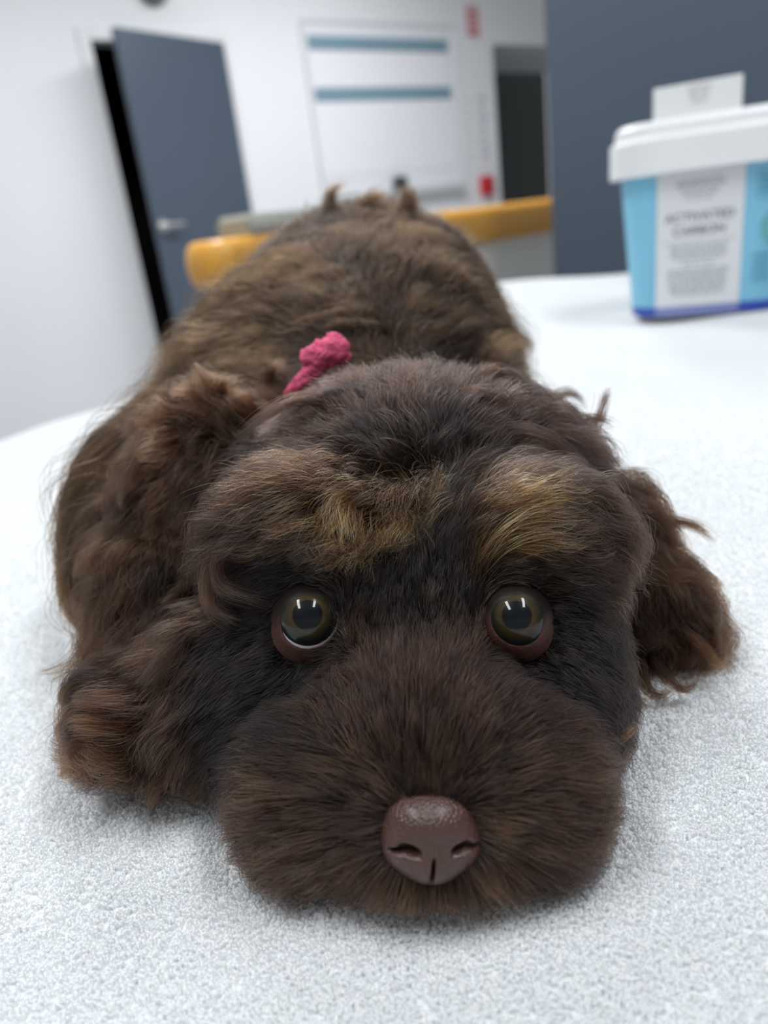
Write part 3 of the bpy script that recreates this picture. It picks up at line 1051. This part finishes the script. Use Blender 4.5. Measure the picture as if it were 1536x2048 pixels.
# single locks that stand out of the outline: region, colour, strands, width mm, then (px, py, mm nearer(-)/farther(+) than the root)
LOCKS = [
    (1, FACE, 70, 2.6, ((1150, 900, 2), (1190, 850, 3), (1208, 800, 5), (1212, 775, 6))),
    (1, FACE, 60, 2.4, ((1130, 880, 2), (1165, 840, 3), (1200, 838, 4), (1225, 850, 6))),
    (1, FACE, 60, 2.4, ((1160, 930, 2), (1205, 905, 2), (1235, 925, 3), (1250, 945, 4))),
    (1, DARK, 60, 2.0, ((1185, 985, 1), (1220, 985, 0), (1255, 992, 0), (1290, 988, 1))),
    (1, FACE, 60, 2.6, ((1080, 820, 2), (1120, 790, 2), (1150, 790, 3), (1175, 815, 4))),
    (3, EAR, 120, 3.0, ((1245, 1040, 2), (1310, 1040, 2), (1385, 1050, 4), (1430, 1085, 6))),
    (3, EAR, 90, 2.6, ((1240, 1060, 1), (1300, 1062, 0), (1355, 1085, 1), (1390, 1120, 3))),
    (3, WARM, 70, 2.2, ((1330, 1240, -4), (1400, 1290, -8), (1435, 1330, -10), (1462, 1315, -10))),
    (3, EAR, 60, 2.2, ((1330, 1200, -4), (1420, 1240, -6), (1440, 1280, -8), (1450, 1335, -10))),
    (3, EAR, 70, 2.2, ((1290, 1290, -6), (1340, 1360, -12), (1375, 1380, -14), (1400, 1355, -14))),
    (3, EAR, 70, 2.2, ((1270, 1290, -6), (1290, 1370, -12), (1320, 1392, -14), (1345, 1375, -14))),
    (3, EAR, 60, 2.2, ((1250, 1290, -6), (1255, 1370, -12), (1275, 1405, -14), (1300, 1400, -14))),
    (1, WARM, 60, 2.0, ((1180, 1420, 2), (1225, 1470, 1), (1250, 1470, 1), (1272, 1452, 1))),
    (1, WARM, 60, 2.2, ((1190, 1500, 2), (1225, 1530, 1), (1245, 1520, 1), (1255, 1500, 1))),
    (0, BODY, 160, 5.0, ((690, 450, 4), (668, 425, -2), (662, 390, -2), (685, 362, 0))),
    (0, BODY, 200, 7.0, ((790, 450, 4), (815, 415, -2), (818, 392, -2), (800, 378, 0))),
    (0, BODY, 160, 6.0, ((740, 450, 4), (735, 420, -2), (745, 395, -2), (770, 385, 0))),
    (0, BODY, 160, 4.5, ((790, 655, 0), (720, 632, -10), (640, 640, -14), (580, 668, -14))),
    (0, BODY, 120, 4.0, ((800, 690, 0), (760, 660, -8), (690, 650, -12), (640, 662, -12))),
    (2, EAR, 120, 3.0, ((560, 790, 0), (540, 760, -6), (545, 735, -8), (575, 725, -8))),
    (2, EAR, 120, 3.0, ((470, 830, 0), (440, 790, -4), (445, 765, -5), (480, 755, -5))),
    (2, EAR, 100, 3.0, ((430, 850, 0), (400, 800, -3), (385, 780, -3), (380, 750, -3))),
    (1, EAR, 160, 3.4, ((470, 1010, 0), (410, 1080, -5), (400, 1180, -9), (440, 1290, -10))),
    (1, EAR, 140, 3.2, ((480, 1050, 0), (425, 1120, -5), (420, 1210, -8), (480, 1250, -8))),
    (1, FACE, 120, 3.0, ((520, 1030, 0), (450, 1090, -5), (440, 1170, -7), (530, 1205, -6))),
    (2, WARM, 60, 1.8, ((200, 1380, -2), (150, 1370, -3), (122, 1395, -4), (140, 1425, -4))),
    (2, EAR, 60, 1.8, ((210, 1430, -2), (150, 1425, -3), (120, 1455, -4), (130, 1500, -5))),
    (2, EAR, 60, 1.8, ((220, 1480, -2), (165, 1490, -4), (140, 1515, -5), (165, 1535, -6))),
    (2, WARM, 60, 1.8, ((230, 1300, -1), (190, 1290, -2), (165, 1320, -3), (195, 1345, -3))),
    (2, EAR, 70, 1.8, ((270, 1340, -2), (225, 1345, -5), (215, 1385, -6), (255, 1395, -6))),
    (2, WARM, 70, 1.8, ((300, 1420, -2), (255, 1430, -6), (240, 1470, -7), (285, 1485, -7))),
    (2, EAR, 70, 1.8, ((340, 1380, -2), (310, 1400, -6), (300, 1445, -7), (345, 1450, -7))),
    (1, FACE, 120, 3.2, ((930, 770, 0), (1000, 745, -3), (1060, 790, -4), (1095, 850, -4))),
    (1, FACE, 120, 3.2, ((900, 800, 0), (980, 790, -4), (1040, 840, -5), (1070, 910, -5))),
    (1, FACE, 100, 3.0, ((960, 880, 0), (1040, 860, -4), (1120, 890, -5), (1190, 960, -3))),
    (1, FACE, 100, 3.0, ((700, 820, 0), (610, 800, -3), (530, 830, -4), (470, 880, -2))),
    (1, DARK, 100, 3.0, ((760, 790, 0), (680, 780, -3), (600, 810, -4), (540, 860, -3))),
    (1, TAN, 60, 4.0, ((770, 950, 0), (745, 1000, -9), (715, 1080, -11), (730, 1160, -7))),
    (1, TAN, 60, 4.0, ((800, 955, 0), (835, 1015, -9), (815, 1090, -11), (770, 1150, -7))),
    (1, TAN, 40, 3.4, ((740, 960, 0), (660, 965, -8), (590, 1005, -9), (540, 1060, -6))),
    (1, TAN, 36, 3.0, ((850, 980, 0), (858, 1050, -7), (830, 1110, -9), (780, 1165, -6))),
    (1, TAN, 44, 3.6, ((735, 955, 0), (690, 1000, -9), (680, 1070, -11), (705, 1140, -8))),
    (1, TAN, 24, 3.6, ((955, 1130, 0), (1000, 1060, -5), (1060, 1020, -6), (1130, 1015, -4))),
    (1, TAN, 24, 3.6, ((965, 1140, 0), (1020, 1085, -5), (1090, 1060, -6), (1160, 1065, -4))),
    (1, TAN, 20, 3.2, ((1010, 1120, 0), (1070, 1095, -4), (1130, 1088, -5), (1190, 1100, -3))),
]


def lock_strands(spec):
    g, c, n, w, path = spec
    p0 = march(path[0][0], path[0][1])
    if p0 is None:
        return None
    d0 = (p0 - CO) @ FW
    P = np.array([at(px, py, d0 + dd * 1e-3) for px, py, dd in path])
    P[0] = p0 - grad(p0[None])[0] * 0.001
    P[:, 2] = np.maximum(P[:, 2], 0.002)
    ext = np.vstack([2 * P[0] - P[1], P, 2 * P[-1] - P[-2]])
    reach = rng.uniform(0.72, 1.0, n)
    t = np.linspace(0, 1, STEPS)[None] * reach[:, None] * (len(P) - 1)
    i = np.clip(t.astype(int), 0, len(P) - 2)
    u = (t - i)[..., None]
    a, b, cc, d = ext[i], ext[i + 1], ext[i + 2], ext[i + 3]
    pts = 0.5 * (2 * b + (cc - a) * u + (2 * a - 5 * b + 4 * cc - d) * u * u + (3 * b - a - 3 * cc + d) * u ** 3)
    off = rng.normal(0, w * 0.5e-3, (n, 1, 3))
    k = np.linspace(1, 0.45, STEPS)[None, :, None]
    sway = rng.normal(0, w * 0.25e-3, (n, 1, 3)) * (np.linspace(0, 1, STEPS) ** 2)[None, :, None]
    pts = pts + off * k + sway
    col = np.array(c)[None] * np.exp(rng.normal(0, 0.3, n))[:, None]
    return g, pts, col, np.full(n, np.linalg.norm(p0 - CO))


def build_coat(me, parent, total):
    roots = scatter(me, total)
    roots = roots[eye_clear(roots)]
    reg = region_of(roots)
    coat_m, face_m = hair_material('coat_hair', 1.33), hair_material('face_hair', 1.47)
    names = {0: 'body_fur', 1: 'head_fur', 2: 'ear_fur', 3: 'ear_fur'}
    locks = [x for x in map(lock_strands, LOCKS) if x]
    for g in (0, 1, 2, 3):
        R = roots[reg == g]
        pts, par, col, L = grow(R, 0.16 if g == 1 else 0.22)
        if g == 1:
            long_ = np.clip((L - 0.012) / 0.008, 0, 1)
            pts, near, gi = clump(pts, par, R, 45, 0.45 + 0.42 * long_)
        elif g == 0:
            pts, near, gi = clump(pts, par, R, 150, 0.92, 0.45)
        else:
            pts, near, gi = clump(pts, par, R, 100, 0.95, 0.5, True)
        col = np.where((rng.random(len(R)) < (0.30 if g == 1 else 0.6))[:, None], col[gi[near]], col)
        pts[..., 2] = np.maximum(pts[..., 2], 0.0012 + 0.002 * rng.random(len(R))[:, None])
        for lg, lp, lc, ld in locks:
            if lg == g:
                pts = np.concatenate([pts, lp])
                col = np.concatenate([col, lc])
                R = np.concatenate([R, lp[:, 0]])
                near = np.concatenate([near, rng.integers(0, near.max() + 1, len(lp))])
        # no strand may cross an eyeball
        for e in EYES:
            v = pts - e['p']
            dd = np.linalg.norm(v, axis=2, keepdims=True)
            lim = e['r'] * 1.10
            front = ((CO - e['p']) / np.linalg.norm(CO - e['p']))
            fx = (v @ front)[..., None]
            hit = (dd < lim * 1.25) & (fx > 0)
            pts = np.where(hit & (dd < lim), e['p'] + v / dd * lim, pts)
        n = len(R)
        dist = np.linalg.norm(R - CO, axis=1)
        base = np.clip(0.00006 * (dist / 0.19), 0.00005, 0.00022)
        t = np.linspace(0, 1, STEPS)[None]
        rad = base[:, None] * (1.0 - 0.75 * t ** 1.5)
        lockv = np.exp(rng.normal(0, 0.34 if g == 1 else 0.40, near.max() + 1))[near] * np.exp(rng.normal(0, 0.33, n))
        cc = col * lockv[:, None]
        hue = rng.normal(0, 0.10, n)
        cc = cc * np.stack([1 + hue, np.ones(n), 1 - hue], 1)
        ramp = ((0.50 + 0.90 * t) if g == 1 else (0.45 + 0.95 * t))[..., None]  # paler tips; shade between locks is put into the darker root colour
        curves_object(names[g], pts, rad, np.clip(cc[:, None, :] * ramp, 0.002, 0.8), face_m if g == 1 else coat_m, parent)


# ------------------------------------------------------------------ the puppy: eyes, lids, nose, ribbon
def radial_material(name, stops, axis_scale, rough=0.25, streak=0.0):
    """colour by distance from the gaze axis (object Z), with fine radial streaks"""
    m = mat(name, (0.1, 0.1, 0.1), rough)
    nt = m.node_tree
    b = nt.nodes['Principled BSDF']
    b.inputs['Coat Weight'].default_value = 1.0
    b.inputs['Coat Roughness'].default_value = 0.015
    b.inputs['Coat IOR'].default_value = 1.36
    b.inputs['Specular IOR Level'].default_value = 0.05
    tc = nt.nodes.new('ShaderNodeTexCoord')
    sep = nt.nodes.new('ShaderNodeSeparateXYZ')
    nt.links.new(tc.outputs['Object'], sep.inputs[0])
    cmb = nt.nodes.new('ShaderNodeCombineXYZ')
    nt.links.new(sep.outputs[0], cmb.inputs[0])
    nt.links.new(sep.outputs[1], cmb.inputs[1])
    ln = nt.nodes.new('ShaderNodeVectorMath')
    ln.operation = 'LENGTH'
    nt.links.new(cmb.outputs[0], ln.inputs[0])
    nz = nt.nodes.new('ShaderNodeTexNoise')
    nz.inputs['Scale'].default_value = 900
    nt.links.new(cmb.outputs[0], nz.inputs['Vector'])
    ma = nt.nodes.new('ShaderNodeMath')
    ma.operation = 'MULTIPLY_ADD'
    ma.inputs[1].default_value = streak * axis_scale
    nt.links.new(nz.outputs['Fac'], ma.inputs[0])
    nt.links.new(ln.outputs['Value'], ma.inputs[2])
    dv = nt.nodes.new('ShaderNodeMath')
    dv.operation = 'DIVIDE'
    dv.inputs[1].default_value = axis_scale
    nt.links.new(ma.outputs[0], dv.inputs[0])
    cr = nt.nodes.new('ShaderNodeValToRGB')
    el = cr.color_ramp.elements
    while len(el) < len(stops):
        el.new(0.5)
    for e, (p, c) in zip(el, stops):
        e.position = p
        e.color = (*c, 1)
    nt.links.new(dv.outputs[0], cr.inputs[0])
    nt.links.new(cr.outputs[0], b.inputs['Base Color'])
    return m


IRIS_R = 0.0067
iris_m = radial_material('iris_olive_brown', [(0.0, (0.010, 0.009, 0.006)), (0.42, (0.016, 0.012, 0.005)), (0.66, (0.044, 0.030, 0.011)), (0.84, (0.024, 0.021, 0.010)), (1.0, (0.008, 0.010, 0.012))], IRIS_R, 0.3, 0.12)
pupil_m = mat('pupil_black', (0.004, 0.005, 0.006), 0.3)
pupil_m.node_tree.nodes['Principled BSDF'].inputs['Coat Weight'].default_value = 1
pupil_m.node_tree.nodes['Principled BSDF'].inputs['Coat Roughness'].default_value = 0.015
pupil_m.node_tree.nodes['Principled BSDF'].inputs['Coat IOR'].default_value = 1.36
pupil_m.node_tree.nodes['Principled BSDF'].inputs['Specular IOR Level'].default_value = 0.05
sclera_m = noise_mat('sclera', (0.78, 0.70, 0.72), (0.68, 0.56, 0.58), 500, 0.2)
sclera_m.node_tree.nodes['Principled BSDF'].inputs['Coat Weight'].default_value = 1
sclera_red_m = noise_mat('sclera_reddened', (0.16, 0.05, 0.03), (0.10, 0.03, 0.02), 500, 0.2)
sclera_red_m.node_tree.nodes['Principled BSDF'].inputs['Coat Weight'].default_value = 1
lid_low_m = noise_mat('lower_lid_skin', (0.080, 0.034, 0.026), (0.036, 0.016, 0.013), 700, 0.35, 0.25, 4, 1800)
lid_up_m = noise_mat('upper_lid_skin', (0.009, 0.005, 0.004), (0.006, 0.004, 0.003), 700, 0.8, **{'Specular IOR Level': 0.12})


for m_ in (lid_low_m, lid_up_m):                      # dark upper rim to pinkish lower one, brow shade painted into the upper tone
    nt_ = m_.node_tree
    b_ = nt_.nodes['Principled BSDF']
    b_.inputs['Specular IOR Level'].default_value = 0.25
    b_.inputs['Roughness'].default_value = 0.5
    a_ = nt_.nodes.new('ShaderNodeAttribute')
    a_.attribute_name = 'pigment_shade'
    x_ = nt_.nodes.new('ShaderNodeMix')
    x_.data_type = 'RGBA'
    x_.inputs[6].default_value = (0.008, 0.0045, 0.004, 1)
    x_.inputs[7].default_value = (0.085, 0.036, 0.028, 1)
    nt_.links.new(a_.outputs['Fac'], x_.inputs[0])
    nt_.links.new(x_.outputs[2], b_.inputs['Base Color'])


def cap(R, half, n=40, seg=64, bulge=0.0):
    """spherical cap around +Z, optionally bulged outward"""
    bm = bmesh.new()
    rows = []
    for i in range(n + 1):
        a = half * i / n
        rr_ = R + bulge * (1 - (i / n) ** 2)
        if i == 0:
            rows.append([bm.verts.new((0, 0, rr_))])
            continue
        rows.append([bm.verts.new((rr_ * math.sin(a) * math.cos(2 * math.pi * j / seg), rr_ * math.sin(a) * math.sin(2 * math.pi * j / seg), rr_ * math.cos(a))) for j in range(seg)])
    for j in range(seg):
        bm.faces.new((rows[0][0], rows[1][j], rows[1][(j + 1) % seg]))
    for i in range(1, n):
        for j in range(seg):
            k = (j + 1) % seg
            bm.faces.new((rows[i][j], rows[i + 1][j], rows[i + 1][k], rows[i][k]))
    return bm


def frame_of(z):
    z = Vector(z).normalized()
    x = Vector(CX) - z * z.dot(Vector(CX))
    x.normalize()
    y = z.cross(x)
    return Matrix(((x.x, y.x, z.x), (x.y, y.y, z.y), (x.z, y.z, z.z))).to_4x4()


def build_eye(e, parent, mirror, gaze_px):
    R, P = e['r'], Vector(e['p'])
    g = Vector(at(gaze_px[0], gaze_px[1], 0.17)) - P
    M = Matrix.Translation(P) @ frame_of(g)
    bm = bmesh.new()
    bmesh.ops.create_uvsphere(bm, u_segments=48, v_segments=32, radius=R)
    eye = from_bm('eye', bm, sclera_m if mirror > 0 else sclera_red_m, parent, smooth=True)
    eye.matrix_local = M
    half = math.asin(e['iris'] / R)
    from_bm('iris', cap(R + 0.00002, half, 24, 64, 0.0007), iris_m, eye, smooth=True)
    from_bm('pupil', cap(R + 0.00006, half * 0.42, 16, 48, 0.00), pupil_m, eye, smooth=True)
    pu = eye.children[-1]
    # the pupil rides on the bulged iris
    for v in pu.data.vertices:
        a = math.acos(max(-1, min(1, v.co.z / v.co.length))) / half
        v.co = v.co.normalized() * (R + 0.00005 + 0.0007 * (1 - a * a))
    # lids: a ring of skin following the opening
    F = frame_of(Vector(CO) - P)
    MF = Matrix.Translation(P) @ F
    rows = []
    N = 72
    cx0, cy0 = e['open']
    aw, up, lo = e['aw'], e['up'], e['lo']
    prof = ((0.0, 1.012), (0.0002, 1.030), (0.0008, 1.050), (0.0018, 1.058), (0.0030, 1.045), (0.0042, 1.02))
    for off, rf in prof:
        ring = []
        for i in range(N):
            t = 2 * math.pi * i / N
            c, s = math.cos(t), math.sin(t)
            hh = up if s > 0 else lo
            o = off * (0.62 + 0.38 * abs(s))
            x = cx0 + (aw + o) * c
            y = cy0 + (hh + o) * s + mirror * 0.0006 * c
            rad_ = math.hypot(x, y)
            RR = R * rf
            if rad_ < RR * 0.98:
                z = math.sqrt(RR * RR - rad_ * rad_)
            else:
                z = RR * 0.2 - (rad_ - RR * 0.98) * 1.2
            ring.append(Vector((x, y, z)))
        rows.append(ring)
    for nm, lo_i, hi_i, m_ in (('upper_lid', 0, N // 2, lid_up_m), ('lower_lid', N // 2, N, lid_low_m)):
        bm = bmesh.new()
        pig = bm.verts.layers.float.new('pigment_shade')
        vr = [[bm.verts.new(r[i % N]) for i in range(lo_i, hi_i + 1)] for r in rows]
        for a, b_ in zip(vr[:-1], vr[1:]):
            for i in range(len(a) - 1):
                bm.faces.new((a[i], a[i + 1], b_[i + 1], b_[i]))
        for r in vr:
            for i, v in enumerate(r):
                s = math.sin(2 * math.pi * (lo_i + i) / N)
                v[pig] = min(1, max(0, (0.45 - s) / 0.9)) ** 1.3
        bm.transform(MF)
        o = from_bm(nm, bm, m_, parent, smooth=True)
        sd = o.modifiers.new('s', 'SUBSURF')
        sd.levels = sd.render_levels = 1
    return eye


def build_nose(parent):
    ctr = at(862, 1655, 0.163)
    S = []

    def e_(px, py, d, r, sub=False, k=0.003, rot=0.0):
        S.append((at(px, py, d), np.array(r), sub, k, rot_axes(CAMAX, rot)))
    e_(862, 1655, 0.1600, (0.0106, 0.0074, 0.0085), k=0.003)
    e_(862, 1625, 0.1600, (0.0092, 0.0050, 0.0080), k=0.004)
    e_(862, 1712, 0.1580, (0.0070, 0.0050, 0.0072), k=0.004)
    e_(806, 1688, 0.1575, (0.0042, 0.0042, 0.0052), k=0.003)
    e_(920, 1684, 0.1575, (0.0042, 0.0042, 0.0052), k=0.003)
    e_(820, 1706, 0.1510, (0.0023, 0.0010, 0.0042), True, 0.0012, math.radians(-16))
    e_(924, 1702, 0.1510, (0.0021, 0.0009, 0.0042), True, 0.0012, math.radians(22))
    e_(792, 1703, 0.1525, (0.0018, 0.0005, 0.0030), True, 0.0008, math.radians(10))
    e_(952, 1697, 0.1525, (0.0018, 0.0005, 0.0030), True, 0.0008, math.radians(-8))
    e_(866, 1752, 0.1505, (0.00032, 0.0030, 0.0040), True, 0.0010, math.radians(-6))

    def f(P):
        d = None
        for c, r, sub, k, ax in S:
            q = (P - c) @ ax.T
            k0 = np.linalg.norm(q / r, axis=1)
            k1 = np.linalg.norm(q / (r * r), axis=1) + 1e-9
            e = k0 * (k0 - 1) / k1
            if d is None:
                d = e
            elif sub:
                h = np.maximum(k - np.abs(d + e), 0) / k
                d = np.maximum(d, -e) + h * h * k * 0.25
            else:
                h = np.maximum(k - np.abs(d - e), 0) / k
                d = np.minimum(d, e) - h * h * k * 0.25
        return d
    bm = bmesh.new()
    bmesh.ops.create_icosphere(bm, subdivisions=7, radius=1)
    D = np.array([v.co[:] for v in bm.verts])
    t = np.full(len(D), 0.022)
    for _ in range(120):
        t -= f(ctr + D * t[:, None]) * 0.5
        t = np.clip(t, 0.001, 0.03)
    P = ctr + D * t[:, None]
    for v, p in zip(bm.verts, P):
        v.co = p
    m = noise_mat('nose_leather', (0.076, 0.033, 0.026), (0.054, 0.023, 0.018), 300, 0.40, 0, 4)
    nt = m.node_tree
    b = nt.nodes['Principled BSDF']
    tc = nt.nodes.new('ShaderNodeTexCoord')
    vo = nt.nodes.new('ShaderNodeTexVoronoi')
    vo.inputs['Scale'].default_value = 1500
    bp = nt.nodes.new('ShaderNodeBump')
    bp.inputs['Strength'].default_value = 0.55
    bp.inputs['Distance'].default_value = 0.0004
    bp.invert = True
    nt.links.new(tc.outputs['Object'], vo.inputs['Vector'])
    nt.links.new(vo.outputs['Distance'], bp.inputs['Height'])
    nt.links.new(bp.outputs['Normal'], b.inputs['Normal'])
    b.inputs['Coat Weight'].default_value = 0.25
    b.inputs['Coat Roughness'].default_value = 0.25
    o = from_bm('nose', bm, m, parent, smooth=True)
    return o


def tube(path, radii, seg=28, wob=0.0, seed=0, flat=0.75):
    """closed crinkled tube along a smooth path"""
    P = [np.array(p, float) for p in path]
    n = 40
    ts = np.linspace(0, len(P) - 1, n)

    def cr(t):
        i = int(min(t, len(P) - 1.0001))
        u = t - i
        a, b, c, d = P[max(i - 1, 0)], P[i], P[min(i + 1, len(P) - 1)], P[min(i + 2, len(P) - 1)]
        return 0.5 * (2 * b + (c - a) * u + (2 * a - 5 * b + 4 * c - d) * u * u + (3 * b - a - 3 * c + d) * u ** 3)
    pts = [cr(t) for t in ts]
    rg = np.random.default_rng(seed)
    ph = rg.uniform(0, 6, 6)
    rings = []
    for i, p in enumerate(pts):
        d = pts[min(i + 1, n - 1)] - pts[max(i - 1, 0)]
        d /= np.linalg.norm(d)
        a = np.cross(d, FW)
        a /= np.linalg.norm(a)
        b = np.cross(d, a)
        r = np.interp(ts[i], range(len(radii)), radii)
        end = min(1, math.sqrt(max(0.02, 1 - (1 - min(i, n - 1 - i) / 3.0) ** 2)) if min(i, n - 1 - i) < 3 else 1)
        ring = []
        for j in range(seg):
            t = 2 * math.pi * j / seg
            w = 1 + wob * (math.sin(3 * t + ph[0] + i * .35) * .5 + math.sin(5 * t + ph[1] - i * .5) * .4 + math.sin(2 * t + i * 0.9 + ph[2]) * .4)
            ring.append(p + (a * math.cos(t) + b * math.sin(t) * flat) * r * w * end)
        rings.append(ring)
    return loft(rings)


# ------------------------------------------------------------------ towel pile where it is near enough to show
def build_pile(n):
    # loops crowd where the towel is seen closest and thin out all round
    m = n * 14
    P = np.zeros((m, 3))
    rr_ = 0.40 * np.sqrt(rng.random(m))
    th = rng.uniform(0, 2 * math.pi, m)
    P[:, 0] = rr_ * np.cos(th) + 0.01
    P[:, 1] = rr_ * np.sin(th) + 0.19
    dist = np.linalg.norm(P - CO, axis=1)
    edge = np.clip((0.40 - rr_) / 0.16, 0, 1)
    rel = P - TK
    keep = rng.random(m) < (0.165 / np.maximum(dist, 0.165)) ** 2.8 * edge
    keep &= (P[:, 1] > -0.03) & (rel @ TA > 0.02) & (rel @ TB > 0.02) & ((np.abs(P[:, 0]) < 0.045) & (P[:, 1] > 0.17) & (P[:, 1] < 0.5) == False)
    P, dist, edge = P[keep][:n], dist[keep][:n], edge[keep][:n]
    P[:, 2] = towel_z(P[:, 0], P[:, 1])
    n = len(P)
    # tufts lean together in small patches
    k1 = P[:, :2] * 520
    lean = np.stack([np.sin(k1[:, 0] + 1.7 * np.sin(k1[:, 1] * .6)), np.cos(k1[:, 1] * 1.1 + 1.3 * np.sin(k1[:, 0] * .7))], 1)
    lean = lean * 0.2 + rng.normal(0, 0.5, (n, 2))
    s = np.clip(dist / 0.25, 0.8, 2.4)
    H = (0.0011 * rng.uniform(0.6, 1.25, n)) * np.sqrt(s) * (0.15 + 0.85 * edge)
    pts = np.empty((n, 5, 3))
    for i, (t, up, out) in enumerate(((0, -.2, 0), (.3, .55, .25), (.55, .95, .6), (.8, .95, 1.0), (1.0, .55, 1.25))):
        pts[:, i, :2] = P[:, :2] + lean * (H * out * 0.75)[:, None]
        pts[:, i, 2] = P[:, 2] + H * up
    rad = (0.00041 * s * rng.uniform(0.7, 1.25, n))[:, None] * np.array([.6, .95, 1, .95, .6])[None]
    tone = (0.925 + rng.normal(0, 0.015, n))[:, None]
    col = np.clip(np.concatenate([tone * 0.985, tone, tone * 1.02], 1), 0, 0.93)
    m = bpy.data.materials.new('terry_loops')
    m.use_nodes = True
    nt = m.node_tree
    b = nt.nodes['Principled BSDF']
    b.inputs['Roughness'].default_value = 0.9
    b.inputs['Specular IOR Level'].default_value = 0.1
    a = nt.nodes.new('ShaderNodeAttribute')
    a.attribute_name = 'tint'
    nt.links.new(a.outputs['Color'], b.inputs['Base Color'])
    tr_ = nt.nodes.new('ShaderNodeBsdfTranslucent')
    mx = nt.nodes.new('ShaderNodeMixShader')
    mx.inputs[0].default_value = 0.35
    nt.links.new(a.outputs['Color'], tr_.inputs['Color'])
    nt.links.new(b.outputs[0], mx.inputs[1])
    nt.links.new(tr_.outputs[0], mx.inputs[2])
    nt.links.new(mx.outputs[0], nt.nodes['Material Output'].inputs[0])
    o = curves_object('pile', pts, rad, np.repeat(col[:, None], 5, 1), m, towel)
    o['kind'] = 'stuff'
    return o

N_HAIR, N_PILE = 225000, 240000
# ------------------------------------------------------------------ build the puppy
puppy = empty('puppy', (0, 0.2, 0))
puppy_inv = Matrix.Translation((0, -0.2, 0))
tag(puppy, 'chocolate brown curly puppy lying flat on the white towel, chin down', 'puppy')
skin_m = noise_mat('puppy_skin', (0.016, 0.010, 0.008), (0.012, 0.007, 0.006), 120, 0.8)  # skin coloured dark so gaps in the coat read as deep shadow
body = body_mesh()
bo = link('body', body, skin_m, puppy)
build_coat(body, puppy, N_HAIR)
for e, mir, gz in zip(EYES, (1, -1), ((608, 1216), (1034, 1224))):
    build_eye(e, puppy, mir, gz)
build_nose(puppy)
for ch in puppy.children:
    ch.matrix_parent_inverse = puppy_inv

# pink ribbon knot behind the head
pink_m = noise_mat('pink_crepe', (0.80, 0.120, 0.245), (0.70, 0.085, 0.185), 260, 0.75, 0.8, 3, 900)
rp = lambda px, py, d: at(px, py, d)
rb = empty('ribbon', tuple(at(640, 735, 0.285)))
ri = Matrix.Translation(tuple(-at(640, 735, 0.285)))
tag(rb, 'bright pink knotted ribbon on the puppy\'s neck behind its head', 'ribbon')
DR = 0.268
for nm, pth, rr_, sd in (('ribbon_tail', [rp(572, 800, DR + .006), rp(602, 768, DR), rp(630, 735, DR - .002), rp(652, 712, DR - .003)], (.0026, .0030, .0036, .0042), 1),
                         ('ribbon_knot', [rp(606, 722, DR - .001), rp(635, 710, DR - .004), rp(664, 698, DR - .005), rp(684, 682, DR - .003)], (.0034, .0044, .0050, .0046), 2),
                         ('ribbon_end', [rp(640, 722, DR - .002), rp(668, 712, DR - .003), rp(694, 704, DR)], (.0030, .0038, .0032), 3)):
    bm = tube(pth, rr_, wob=0.16, seed=sd)
    bm.transform(ri)
    from_bm(nm, bm, pink_m, rb, smooth=True)
build_pile(N_PILE)
